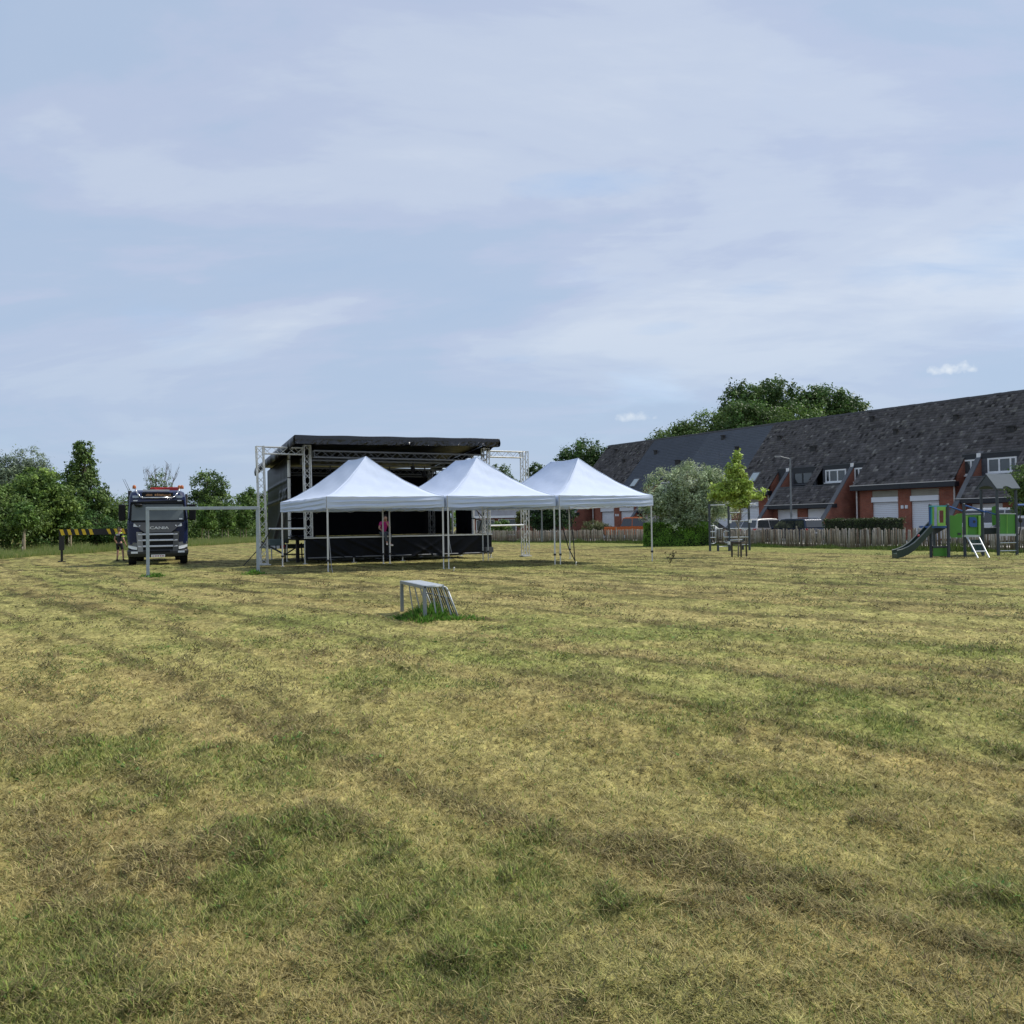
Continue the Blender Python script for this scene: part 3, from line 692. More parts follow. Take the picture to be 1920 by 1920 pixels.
def leaves(ells, n, size, seed, ca, cb, clump=.30, squash=.8, aspect=.55, up=.25, core=.25, boxes=None):
    rs = np.random.RandomState(seed); ca, cb = np.array(ca), np.array(cb)
    wts = np.array([(e[3] * e[4] * e[5]) ** (2 / 3.) for e in ells]); wts = wts / wts.sum()
    P = []; O = []; B = []
    for e, wt in zip(ells, wts):
        m = int(n * wt) + 1; c = np.array(e[:3]); r = np.array(e[3:6]); rm = r.mean()
        m = int(m * 1.45); nc = int(np.clip(70 * (.3 / clump) ** 2, 20, 200))
        d = rs.normal(size=(nc, 3)); d /= np.linalg.norm(d, axis=1)[:, None]
        rad = np.where(rs.rand(nc) < core, rs.uniform(.2, .7, nc), rs.uniform(.7, 1.0, nc))
        d[:, 2] = np.where((d[:, 2] < -.55), d[:, 2] * .6, d[:, 2])
        cc = d * rad[:, None] * r
        cr = rm * clump * rs.uniform(.55, 1.25, nc); cb_ = rs.uniform(.62, 1.3, nc); cmix = rs.rand(nc)
        w2 = cr ** 2; w2 /= w2.sum()
        k = rs.choice(nc, m, p=w2)
        off = rs.normal(size=(m, 3)) * .5; off[:, 2] *= squash
        p = cc[k] + off * cr[k][:, None]
        P.append(p + c); o = p / r; o /= np.linalg.norm(o, axis=1)[:, None] + 1e-6
        o = o * .45 + off * .45; O.append(o)
        B.append((ca[None] * (1 - cmix[k])[:, None] + cb[None] * cmix[k][:, None]) * (cb_[k] * rs.uniform(.7, 1.3, m))[:, None])
    P = np.concatenate(P); O = np.concatenate(O); B = np.concatenate(B); n = len(P)
    nr = O + rs.normal(size=(n, 3)) * .55; nr[:, 2] += up; nr /= np.linalg.norm(nr, axis=1)[:, None]
    t = np.cross(nr, rs.normal(size=(n, 3))); t /= np.linalg.norm(t, axis=1)[:, None]
    b = np.cross(nr, t); s = size * rs.uniform(.55, 1.35, n)[:, None]
    V = np.stack([P - t * s * .5, P + b * s * aspect * .5 - t * s * .05, P + t * s * .5 - nr * s * .12, P - b * s * aspect * .5 - t * s * .05], 1).reshape(-1, 3)
    F = np.arange(4 * n).reshape(-1, 4)
    return V, F, np.repeat(B, 4, 0)

def limbs(base, h, r, ells, seed, split=.3, mat=BARK, stems=1):
    rs = random.Random(seed); m = MB(); base = Vector(base)
    for st in range(stems):
        b = base + Vector((rs.uniform(-.3, .3), rs.uniform(-.3, .3), 0)) * (stems > 1)
        top = b + Vector((rs.uniform(-.05, .05) * h, rs.uniform(-.05, .05) * h, h * .85))
        pts = [b + (top - b) * t + Vector((rs.uniform(-1, 1), rs.uniform(-1, 1), 0)) * h * .012 for t in (0, .2, .4, .6, .8, 1)]
        pts[0] = b - Vector((0, 0, .1))
        m.path(pts, r, 8, r * .25)
        for e in ells:
            for q in range(5):
                t = rs.uniform(split, .9); i = min(int(t * 5), 4); p = pts[i] + (pts[i + 1] - pts[i]) * (t * 5 - i)
                d = Vector((rs.gauss(0, 1), rs.gauss(0, 1), rs.gauss(.3, .6))).normalized()
                e_ = Vector(e[:3]) + Vector((d.x * e[3], d.y * e[4], d.z * e[5])) * .8
                mid = p.lerp(e_, .5) + Vector((0, 0, -.04 * h))
                rr = r * .35 * (1 - t * .6)
                m.tube(p, mid, rr, rr * .6, 6, False); m.tube(mid, e_, rr * .6, rr * .15, 5, False)
    return m

def tree(name, label, base, h, ells, n, size, ca, cb, seed, trunk=.14, group=None, cat='tree', bark=BARK, stems=1, twigs=0, **kw):
    "ells are given relative to the base: (dx, dy, z, rx, ry, rz)"
    base = Vector((base[0], base[1], 0)); root = thing(name, label, cat, base, 0, group)
    limbs((0, 0, 0), h, trunk, ells, seed, mat=bark, stems=stems).build('trunk', bark, root, smooth=True)
    V, F, C = leaves(ells, n, size, seed, ca, cb, **kw)
    np_mesh('crown', V, F, LEAF, C, parent=root)
    if twigs:
        rs = random.Random(seed + 1); m = MB()
        for i in range(twigs):
            a = rs.uniform(0, 6.28); p = Vector((math.cos(a) * rs.uniform(0, 1), math.sin(a), h * .55)); 
            q = p + Vector((math.cos(a) * rs.uniform(.3, 1.5), math.sin(a) * .8, h * rs.uniform(.3, .47)))
            md = p.lerp(q, .5) + Vector((rs.uniform(-.2, .2), 0, .2)); m.path([p, md, q], .028, 5, .009)
            for j in range(3):
                s_ = md.lerp(q, rs.random()); m.tube(s_, s_ + Vector((rs.uniform(-.5, .5), rs.uniform(-.3, .3), rs.uniform(.3, .9))), .015, .006, 4)
        m.build('twigs', bark, root)
        e2 = [(0, 0, h * .72, 1.5, .9, h * .22)]; V, F, C = leaves(e2, 700, size * .8, seed + 5, ca, cb, clump=.16); np_mesh('twig_leaves', V, F, LEAF, C, parent=root)
    return root

def XY(px, Y):
    p = W(px, 985, Y); return (p.x, p.y)
D1, D2 = (.046, .100, .026), (.105, .175, .046)      # dark foliage
M1, M2 = (.074, .148, .033), (.16, .24, .056)      # middle green
B1, B2 = (.125, .21, .036), (.225, .32, .07)         # bright
W1, W2 = (.115, .165, .10), (.22, .275, .17)          # willow grey green
S1, S2 = (.20, .28, .12), (.58, .66, .43)            # silver leaved
L1, L2 = (.25, .37, .05), (.46, .57, .13)            # lime
gL = 'trees along the left edge of the field'
def plant_left():
    T = lambda px, Y, *a, **k: tree(k.pop('name', 'tree'), a[0], XY(px, Y), *a[1:], group=gL, **k)
    T(16, 84, 'grey green willow at the left edge of the photo, rising behind the bushes', 9.6, [(-1.2, 0, 6.6, 2.6, 2.4, 3.0), (.8, 0, 5.0, 2.4, 2, 3.2), (-2.6, 0, 4, 2.4, 2, 3)], 16000, .30, W1, W2, 21, name='willow_tree', aspect=.3)
    T(52, 86, 'taller grey green willow, second from the left edge, rounded top', 10.2, [(.2, 0, 7.2, 2.1, 2, 2.9), (-1.0, 0, 4.8, 2.2, 2, 2.6), (1.4, 0, 5.2, 1.8, 2, 2.6)], 14000, .30, W1, W2, 22, name='willow_tree', aspect=.3)
    T(158, 76, 'tallest pointed dark tree of the left row, left of the truck', 9.9, [(0, 0, 8.4, .85, .9, 1.35), (-.2, .2, 6.6, 1.5, 1.4, 1.6), (.3, 0, 4.6, 2.0, 1.8, 1.9), (-.1, 0, 2.6, 2.2, 2, 1.6)], 11000, .26, D1, M2, 23, clump=.26)
    T(103, 80, 'dark shaggy tree filling the dip between the willows and the pointed tree', 7.4, [(0, 0, 5.6, 1.7, 1.6, 1.6), (-.6, 0, 3.4, 2.2, 2, 2.2), (1, 0, 3.2, 1.8, 2, 2)], 7500, .26, D1, D2, 24)
    T(66, 64, 'bright green bushy tree in front of the willows', 6.7, [(.2, 0, 5.0, 1.7, 1.5, 1.5), (1.4, 0, 3.8, 1.5, 1.4, 1.6), (-1.2, 0, 3.7, 1.6, 1.5, 1.8), (.2, 0, 2.2, 2.4, 1.7, 1.7)], 11000, .24, M1, B2, 25, clump=.28)
    T(14, 61, 'dense green bush tree nearest the camera at the left edge', 5.2, [(-.4, 0, 3.6, 1.7, 1.5, 1.5), (.6, 0, 2.2, 1.7, 1.5, 1.7), (-1.6, 0, 2.4, 1.5, 1.5, 1.9)], 9000, .22, D2, M2, 26)
    T(126, 66, 'mid green young tree with bright leaves below the pointed tree', 4.6, [(0, 0, 3.2, 1.2, 1.1, 1.3), (.3, 0, 1.8, 1.3, 1.2, 1.1)], 5500, .2, M1, B1, 27)
    T(205, 80, 'low green tree close to the truck, on the mirror side of the standing man', 4.9, [(0, 0, 3.4, 1.6, 1.4, 1.4), (-.8, 0, 2, 1.5, 1.4, 1.4), (.9, 0, 2.1, 1.4, 1.4, 1.4)], 6500, .22, D2, M2, 28)
    T(178, 70, 'dark bush under the pointed tree, behind the striped outrigger', 3.2, [(0, 0, 1.7, 1.7, 1.3, 1.5), (1.5, 0, 1.4, 1.3, 1.2, 1.2)], 5200, .2, D1, M1, 29, stems=3)
    T(300, 92, 'tree with long bare twigs on top, straight behind the truck cab', 8.8, [(0, 0, 4.9, 1.7, 1.5, 1.9), (-1.3, 0, 3.4, 1.6, 1.4, 1.8), (1.0, 0, 3.2, 1.6, 1.4, 2)], 6500, .24, D2, M2, 30, twigs=26)
    T(252, 86, 'thin young tree with sparse top twigs behind the truck mirror', 5.0, [(0, 0, 3.3, 1.0, 1, 1.4), (.2, 0, 1.8, 1.3, 1.1, 1.4)], 3200, .22, D2, M2, 31, twigs=8)
    T(390, 107, 'round dark green tree between the truck and the stage', 9.2, [(0, 0, 6.6, 2.3, 2.1, 2.3), (-1.0, 0, 4.2, 2.3, 2, 2.2), (1.3, 0, 4.0, 2.1, 2, 2.4), (.2, 0, 2.4, 2.6, 2, 1.7)], 11000, .28, D1, M2, 32, clump=.27)
    T(467, 122, 'pale green narrow tree just left of the truss tower', 7.6, [(0, 0, 5.5, 1.7, 1.6, 1.9), (.6, 0, 3.2, 2.0, 1.8, 2.1)], 6000, .3, M1, M2, 33)
    T(498, 126, 'green tree showing between the truss tower and the black stage', 7.0, [(0, 0, 4.8, 2.1, 2, 2.2), (1, 0, 2.6, 2.2, 2, 2.0)], 5000, .3, D2, M2, 34)
    T(436, 118, 'mid green bush tree in the gap right of the round dark tree', 5.2, [(0, 0, 3.4, 1.8, 1.7, 1.6), (.5, 0, 1.9, 2.1, 1.7, 1.5)], 4800, .3, D2, M2, 35)
    T(350, 100, 'leafy bush tree beside the truck roof, lower than the round tree', 4.6, [(0, 0, 3.0, 1.7, 1.6, 1.5), (.4, 0, 1.7, 1.9, 1.6, 1.4)], 4800, .28, M1, M2, 36)
    for px, Y, lab, sd in ((386, 94.6, 'staked sapling with pale trunk, nearest the goal crossbar corner', 41), (423, 101, 'staked sapling with pale trunk in the middle of the goal opening', 42), (457, 108, 'staked sapling with pale trunk close to the far goal post', 43)):
        r = T(px, Y, lab, 4.6, [(0, 0, 3.3, 1.0, .9, 1.3), (.2, 0, 2.2, .9, .9, .8)], 2600, .24, M1, B1, sd, name='sapling', bark=PALEBARK, trunk=.07)
        s = MB(); s.tube((.35, -.2, -.1), (.35, -.2, 1.9), .05, n=6); s.tube((-.35, -.2, -.1), (-.35, -.2, 1.9), .05, n=6); s.bar((.35, -.2, 1.7), (-.35, -.2, 1.7), .06); s.build('stake', STAKE, r)
    for px, Y, lab, sd in ((43, 59, 'staked sapling with pale trunk at the far left of the verge', 44), (130, 65, 'staked sapling with stout pale post beside the outrigger leg', 45)):
        r = T(px, Y, lab, 3.6, [(0, 0, 2.5, .8, .8, 1.1)], 2400, .18, M1, B1, sd, name='sapling', bark=PALEBARK, trunk=.06)
        s = MB(); s.tube((.2, -.2, -.1), (.2, -.2, 1.9), .07, n=6); s.build('stake', STAKE, r)
    # tall grass of the verge and thicket behind it
    rs = np.random.RandomState(9); n = 46000
    Y = 44 + (rs.rand(n) ** 1.25) * 85; ex = -31.2 + 1.0 * (vnoise(Y * .35, Y * 0, 4) - .5); X = ex - rs.rand(n) ** 1.4 * 5.5
    h = .32 + .55 * vnoise(X * .8, Y * .6, 3) * np.clip((ex - X) * 1.2, .25, 1); ln = h * rs.uniform(.5, 1.2, n)
    th = rs.uniform(0, 6.28, n); le = rs.uniform(.05, .5, n); b = np.stack([X, Y, np.zeros(n) - .03], 1)
    tip = b + np.stack([np.cos(th) * le * ln, np.sin(th) * le * ln, ln], 1); sd = np.stack([np.ones(n), np.zeros(n), np.zeros(n)], 1) * (rs.uniform(.012, .04, n))[:, None]
    V = np.stack([b - sd, b + sd, tip], 1).reshape(-1, 3); F = np.arange(3 * n).reshape(-1, 3)
    t = rs.rand(n)[:, None]; C = np.array([.18, .28, .06]) * (1 - t) + np.array([.46, .46, .20]) * t
    tag(np_mesh('verge_grass', V, F, M('grass_blade'), np.repeat(C, 3, 0)), 'tall uncut grass along the foot of the left trees', 'grass', kind='stuff')
    ell = []; r2 = random.Random(3)
    for i in range(46):
        y = 46 + i * 2.2 + r2.uniform(-1, 1); hh = r2.uniform(1.1, 2.0); ell.append((-36.5 + r2.uniform(-2, 1.5) - .02 * i, y, hh * .8, 1.5, 1.6, hh))
    for i in range(30):
        y = 70 + i * 4; hh = r2.uniform(2.0, 3.2); ell.append((-46 + r2.uniform(-2, 2), y, hh, 2.5, 2.6, hh))
    V, F, C = leaves(ell, 46000, .28, 77, D1, M2, clump=.34)
    tag(np_mesh('undergrowth', V, F, LEAF, C), 'dense dark thicket filling the row below the left trees', 'undergrowth', kind='stuff')
    # far wood closing the horizon
    ell = []
    for i in range(60):
        a = -40 + i * 1.35; d = 230 + r2.uniform(-20, 20); hh = r2.uniform(3.5, 5.5)
        ell.append((math.sin(math.radians(a)) * d, math.cos(math.radians(a)) * d, hh * .8, 5.5, 4, hh))
    V, F, C = leaves(ell, 36000, .8, 78, D2, M2, clump=.3)
    tag(np_mesh('far_woods', V, F, LEAF, C), 'distant low wood closing the horizon behind the field', 'woods', kind='stuff')
plant_left()

def plant_right():
    g = 'trees rising behind the terrace'
    T = lambda px, Y, *a, **k: tree(k.pop('name', 'tree'), a[0], XY(px, Y), *a[1:], **k)
    T(1424, 98, 'tall spreading dark tree behind the roofs, the higher of the two great crowns', 18.3, [(-1.0, 0, 15.2, 3.3, 3, 2.7), (1.8, 0, 15.6, 2.6, 3, 2.5), (-2.7, 0, 12.6, 2.4, 2.6, 2.6), (.8, 0, 12.4, 3.4, 3, 2.8)], 15000, .36, D1, D2, 51, trunk=.4, group=g, clump=.24)
    T(1556, 100, 'tall spreading dark tree behind the roofs, flatter crown beside the highest one', 17.8, [(0, 0, 14.8, 3.6, 3, 2.4), (-2.6, 0, 15.4, 2.1, 2.6, 2.0), (2.6, 0, 14.0, 2.3, 2.6, 2.0), (0, 0, 12.4, 3.4, 3, 2.2)], 13000, .36, D1, D2, 52, trunk=.4, group=g, clump=.24)
    T(1502, 84, 'light green rounded tree top just above the ridge, below the great dark crowns', 13.2, [(0, 0, 11.0, 2.9, 2.6, 2.1), (-1.5, 0, 10.4, 2, 2, 1.9), (1.7, 0, 10.2, 2.2, 2, 1.9)], 8000, .26, M1, M2, 53, trunk=.25, group=g)
    T(1400, 88, 'dense mid green tree under the highest crown, touching the slate roof', 14.6, [(-.3, 0, 11.2, 2.8, 2.5, 3.1), (1.8, 0, 11.4, 2.4, 2, 2.8)], 7500, .3, D2, M1, 54, trunk=.28, group=g)
    T(1336, 92, 'light green tree above the slate roof, left of the great dark crowns', 13.8, [(0, 0, 10.8, 3.2, 2.5, 2.7), (2.4, 0, 11.4, 2.4, 2, 2.5), (-2.4, 0, 10.2, 2.3, 2, 2.2)], 9000, .3, M1, M2, 55, trunk=.28, group=g)
    T(1254, 96, 'low leafy tree top at the left end of the trees behind the roofs', 12.4, [(.4, 0, 10.0, 2.6, 2.4, 2.3), (-1.8, 0, 9.4, 1.7, 2, 1.8), (2.4, 0, 10.2, 2.4, 2, 2.4)], 6500, .3, D2, M2, 56, trunk=.25, group=g)
    T(1098, 100, 'big round dark tree beside the end gable of the terrace', 11.8, [(.2, 0, 9.2, 2.9, 2.6, 2.4), (-1.9, 0, 8.0, 2.2, 2, 2.4), (2.0, 0, 7.4, 2.3, 2, 2.8), (0, 0, 5.6, 3.5, 2.6, 2.4)], 13000, .3, D1, M1, 57, trunk=.3, clump=.25)
    T(936, 100, 'dark tree seen through the right truss frame of the stage', 8.8, [(0, 0, 6.9, 1.6, 1.5, 1.9), (1.1, 0, 5.4, 1.7, 1.5, 1.9), (-1.4, 0, 5.4, 1.8, 1.5, 2.4)], 6500, .3, D1, D2, 58)
    T(1006, 98, 'slim dark tree between the right truss tower and the farthest tent', 9.0, [(0, 0, 7.5, .9, .9, 1.2), (.5, 0, 5.8, 1.5, 1.3, 1.5), (-.6, 0, 4.5, 1.6, 1.3, 1.5)], 4500, .3, D1, D2, 59)
    T(1046, 80, 'dark evergreen tree under the farthest tent, behind the paling fence', 4.6, [(0, 0, 2.6, 1.7, 1.5, 2.3), (-1.6, 0, 2.2, 1.3, 1.4, 2.0)], 5200, .26, (.012, .03, .012), D1, 60, name='evergreen_tree')
    T(1284, 57.5, 'silver leaved broad bush tree behind the clipped hedge', 5.9, [(-1.3, 0, 3.3, 1.6, 1.5, 1.9), (.7, 0, 4.0, 1.9, 1.6, 1.8), (2.0, 0, 3.0, 1.5, 1.4, 2.2), (-.2, 0, 2.2, 2.7, 1.7, 1.8)], 24000, .2, S1, S2, 61, name='silver_bush', stems=4, clump=.24, aspect=.32, up=.5)
    r = T(1383, 37.7, 'young lime green tree in a low wooden stake frame by the climbing frame', 4.75, [(.02, 0, 4.35, .2, .2, .4), (-.05, 0, 3.75, .45, .4, .5), (.12, 0, 3.3, .58, .5, .45), (-.35, 0, 3.0, .74, .6, .45), (.58, 0, 2.8, .72, .55, .36), (-.55, 0, 2.72, .66, .5, .34), (.1, 0, 2.4, .46, .45, .4)], 4800, .14, L1, L2, 62, name='young_tree', trunk=.038, bark=PALEBARK, clump=.3)
    s = MB()
    for (x, y) in ((-.3, -.1), (.05, -.3), (.38, .05)): s.tube((x, y, -.1), (x, y, .66), .04, n=6)
    s.bar((-.3, -.1, .62), (.05, -.3, .62), .05, .08); s.bar((.05, -.3, .62), (.38, .05, .62), .05, .08); s.bar((.38, .05, .62), (-.3, -.1, .62), .05, .08)
    s.build('stake', M('dark_stake', (.06, .05, .035), .9, var=.3), r)
    T(1926, 43, 'dark green garden tree at the right edge of the photo', 4.6, [(0, 0, 3.3, 1.0, 1, 1.1), (.6, 0, 2.4, 1.2, 1, 1.4)], 6000, .15, D1, M2, 63)
    # street side shrubs
    T(1112, 77, 'feathery reed like shrub leaning over the palings under the farthest tent', 1.9, [(0, 0, 1.1, 1.1, .7, .75), (1, 0, 1.0, .8, .6, .6)], 3000, .26, (.10, .125, .05), (.2, .22, .10), 64, name='shrub', cat='shrub', aspect=.14, up=.1, trunk=.03, stems=4)
    T(938, 84, 'clipped light green shrub below the white window of the bungalow', 2.1, [(0, 0, 1.2, 1.1, .8, .9)], 2600, .2, M1, B1, 65, name='shrub', cat='shrub', trunk=.04, stems=3)
    T(976, 82, 'small yellowish shrub growing up beside the right truss tower', 3.0, [(0, 0, 2.0, .45, .5, 1.0)], 1500, .2, (.10, .12, .03), (.18, .2, .06), 66, name='shrub', cat='shrub', trunk=.04, stems=2)

    def hedge(name, label, c, ang, d, n, size, ca, cb, seed):
        root = thing(name, label, 'hedge', c, ang); rs = np.random.RandomState(seed); L, Wd, H = d
        f = rs.choice(5, n, p=[.36, .2, .30, .07, .07]); a = rs.uniform(-.5, .5, n); b = rs.uniform(0, 1, n)
        P = np.zeros((n, 3)); O = np.zeros((n, 3))
        P[f == 0] = np.stack([a * L, -Wd / 2 + a * 0, b * H], 1)[f == 0]; O[f == 0] = (0, -1, .2)
        P[f == 1] = np.stack([a * L, Wd / 2 + a * 0, b * H], 1)[f == 1]; O[f == 1] = (0, 1, .2)
        P[f == 2] = np.stack([a * L, (b - .5) * Wd, H + a * 0], 1)[f == 2]; O[f == 2] = (0, 0, 1)
        P[f == 3] = np.stack([-L / 2 + a * 0, a * Wd, b * H], 1)[f == 3]; O[f == 3] = (-1, 0, .2)
        P[f == 4] = np.stack([L / 2 + a * 0, a * Wd, b * H], 1)[f == 4]; O[f == 4] = (1, 0, .2)
        w = .5 + .9 * vnoise(P[:, 0] * 3 + P[:, 1] * 3, P[:, 2] * 3, seed)
        P = P - O * (rs.rand(n) ** 1.6 * .16)[:, None] + O * ((w - .9) * .1)[:, None] + rs.normal(size=(n, 3)) * .02
        nr = O * .8 + rs.normal(size=(n, 3)) * .5; nr /= np.linalg.norm(nr, axis=1)[:, None]
        t = np.cross(nr, rs.normal(size=(n, 3))); t /= np.linalg.norm(t, axis=1)[:, None]; bb = np.cross(nr, t); s = size * rs.uniform(.6, 1.3, n)[:, None]
        V = np.stack([P - t * s * .5, P + bb * s * .3, P + t * s * .5, P - bb * s * .3], 1).reshape(-1, 3)
        m = rs.rand(n)[:, None]; C = (np.array(ca) * (1 - m) + np.array(cb) * m) * (w * rs.uniform(.7, 1.3, n))[:, None]
        np_mesh('foliage', V, np.arange(4 * n).reshape(-1, 4), LEAF, np.repeat(C, 4, 0), parent=root)
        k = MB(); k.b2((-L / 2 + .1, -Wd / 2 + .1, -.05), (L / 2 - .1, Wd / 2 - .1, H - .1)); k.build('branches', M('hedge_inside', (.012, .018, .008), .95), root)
    p = G(1272, 1024); hedge('hedge', 'bright green clipped box hedge standing on the field by the right tent leg', (p.x, p.y + .6, 0), math.radians(-8), (4.35, 1.2, 1.55), 18000, .085, (.10, .225, .028), (.22, .40, .05), 71)
    hedge('hedge', 'dark low clipped hedge behind the palings in front of the brick house', (19.75, 48.2, 0), math.radians(-72), (5.3, 1.2, 1.62), 12000, .08, (.02, .045, .014), (.06, .085, .025), 72)
plant_right()
# ------------------------------------------------------------------ stage, truss frames, tents
ALU = M('aluminium_truss', (.62, .62, .60), .42, .55, var=.08, scale=3)
STEEL = M('galvanised_steel', (.42, .45, .47), .5, .5, var=.15, scale=8)
TARP = M('black_tarpaulin', (.0045, .0055, .009), .36, var=.25, scale=2, spec=.15)
GLOSS = M('glossy_black_tarpaulin', (.008, .009, .012), .22, var=.25, scale=2, spec=.6, bump=1.0, bscale=7)
SKIRT = M('black_skirt_sheet', (.004, .005, .008), .42, var=.25, scale=2, spec=.14)
CLOTH = M('black_stage_cloth', (.006, .0065, .009), .9, var=.2, spec=.15)
BLACKM = M('black_metal', (.018, .018, .02), .5, var=.2)
RUBBER = M('black_rubber', (.014, .014, .015), .75, var=.2)
DECK = M('stage_deck', (.02, .02, .02), .9, var=.25, spec=.04)
DARKBAR = M('roof_bar_grey', (.16, .165, .175), .5, .3, var=.1)

def truss(mb, p, q, w, r=.025, rd=.012, step=None, up=(0, 0, 1)):
    "box truss: four chords with zigzag lacing on its sides"
    p, q = Vector(p), Vector(q); d = (q - p); L = d.length; d.normalize(); u = Vector(up)
    if abs(d.dot(u)) > .95: u = Vector((0, 1, 0)) if abs(d.y) < .9 else Vector((1, 0, 0))
    a = d.cross(u).normalized(); b = a.cross(d).normalized(); h = w / 2 - r
    cs = [(-h, -h), (h, -h), (h, h), (-h, h)]
    P = lambda i, t: p + d * t + a * cs[i][0] + b * cs[i][1]
    for i in range(4): mb.tube(P(i, 0), P(i, L), r, n=7)
    n = max(2, round(L / (step or w * .95))); s = L / n
    for k in range(n):
        for i in range(4):
            j = (i + 1) % 4
            A, B = (P(i, k * s), P(j, (k + 1) * s)) if k % 2 == 0 else (P(j, k * s), P(i, (k + 1) * s))
            mb.tube(A, B, rd, n=5, caps=False)
    for t in (.02, L - .02):
        for i in range(4): mb.tube(P(i, t), P((i + 1) % 4, t), rd * 1.2, n=5)
    return mb

SYAW = math.radians(27); SORG = Vector((-9.05, 37.2, 0))
def build_stage():
    S = thing('mobile_stage', 'black covered mobile stage with tarpaulin roof and skirt behind the white tents', 'stage', SORG, SYAW)
    rs = random.Random(5)
    d = MB(); d.b2((0, .03, 1.03), (9.03, 7.5, 1.14)); d.build('deck', DECK, S)
    d = MB(); d.b2((-.03, -.02, 1.105), (9.06, .027, 1.165)); d.build('deck_edge', ALU, S)
    # skirt with diagonal folds
    def sk(u, v):
        t = .02 + u * 8.98; z = 1.055 - v * (.86 + .03 * math.sin(t * 2.1))
        f = 0
        for (t0, sl, am) in ((.3, 1.5, .07), (1.0, 1.2, .05), (1.9, 1.9, .09), (2.6, 1.7, .05), (4.4, 1.6, .05), (5.3, 1.2, .035), (6.6, -1.6, .06), (7.6, -1.4, .05), (8.4, -1.2, .05)):
            x = (t - t0) - sl * v * 1.0; f += am * math.exp(-(x / .10) ** 2) * (.3 + .7 * v)
        return (t, -.045 - f - .03 * math.sin(t * 5 + v * 2) * v - .02 * v, z)
    MB().grid(150, 14, sk).build('skirt', SKIRT, S, smooth=True)
    b = MB(); b.tube((.1, -.07, .26), (8.95, -.07, .26), .03, n=6); b.build('skirt_bar', DARKBAR, S)
    for t in (.02, 2.2, 4.5, 6.8, 9.0):
        for s_ in (.0, 3.6, 7.2):
            m = MB(); m.tube((t, s_ + .06, 0), (t, s_ + .06, 1.03), .035, n=8); m.b2((t - .1, s_ - .04, -.02), (t + .1, s_ + .16, .02)); m.build('leg', ALU, S)
    # black underside beneath the deck, seen between skirt and grass
    u = MB(); u.b2((.1, .5, .18), (8.9, .52, 1.02)); u.build('underskirt', CLOTH, S)
    # roof sheet
    def top(s_): return 5.52 - (s_ + 1.05) * .088
    def rf(u, v):
        t = -.62 + u * 9.6; s_ = -1.05 + v * 8.9
        return (t, s_, top(s_) + .016 * (t + .6) + .05 * math.sin(u * math.pi) * math.sin(v * math.pi) + .012 * math.sin(t * 3.1) * math.sin(s_ * 2.2) - .02)
    r = MB().grid(50, 30, rf).build('roof', TARP, S, smooth=True, solid=.02)
    def val(u, v):                                          # front flap, gathered below
        t = -.62 + u * 9.6; a_ = .4 + 1.7 * float(vnoise(np.array(t * 1.3), np.array(.5), 8)) ** 2; w = a_ * (2 * float(vnoise(np.array(t * 3.2), np.array(v * .8), 3)) - 1) * 1.3; w2 = a_ * (2 * float(vnoise(np.array(t * 8.5 + v * 3), np.array(v * 1.5), 5)) - 1)
        return (t, -1.06 - .03 * v - (.11 * w + .08 * w2) * max(0, v - .42) * 1.6 + .06 * max(0, v - .42), 5.50 + .016 * (t + .6) - v * .37 + (.02 * w + .012 * w2) * max(0, v - .4))
    o = MB().grid(300, 14, val).build('front_flap', GLOSS, S, smooth=True, solid=.006)
    def vl(u, v):
        s_ = -1.06 + u * 8.9; w = math.sin(s_ * 7 + math.sin(s_ * 3) * 1.7)
        return (-.64 - .05 * math.sin(v * 3) - .04 * w * v, s_, top(s_) - .02 - v * (.42 + .04 * w))
    MB().grid(90, 8, vl).build('side_flap', TARP, S, smooth=True, solid=.006)
    def vr(u, v):
        s_ = -1.06 + u * 8.9; w = math.sin(s_ * 6 + 1)
        return (9.0 + .05 * math.sin(v * 3) + .03 * w * v, s_, top(s_) + .15 - .02 - v * (.33 + .03 * w))
    MB().grid(60, 8, vr).build('side_flap', TARP, S, smooth=True, solid=.006)
    # roof trusses and bars
    for (s_, z, w) in ((-.25, 4.80, .34), (2.1, 4.62, .30), (4.6, 4.40, .30)):
        truss(MB(), (.35, s_, z), (8.65, s_, z), w, .03, .012, .34).build('roof_truss', DARKBAR if s_ > -1 else ALU, S)
    for (s_, z) in ((.9, 4.62), (3.3, 4.44), (5.9, 4.25)):
        m = MB(); m.tube((.2, s_, z), (8.8, s_, z), .05, n=8); m.build('roof_bar', DARKBAR, S)
    for (t, s_, z) in ((1.7, 2.0, 4.2), (3.0, 2.05, 4.2), (4.6, 2.0, 4.2), (5.4, .9, 4.4), (6.4, 2.0, 4.2), (7.5, 3.3, 4.2), (2.4, 3.3, 4.2)):
        m = MB(); m.lathe((t, s_ + .12, z), (0, -.5, -.85), [(-.02, .0), (-.02, .09), (.2, .11), (.24, .11), (.24, .07)], 12); m.bar((t, s_, z + .02), (t, s_, z + .3), .05)
        m.build('stage_lamp', BLACKM, S)
    # walls
    MB().grid(40, 12, lambda u, v: (.02 + u * 8.98, 7.42 + .03 * math.sin(u * 60), 1.15 + v * 3.55)).build('back_wall', CLOTH, S, smooth=True)
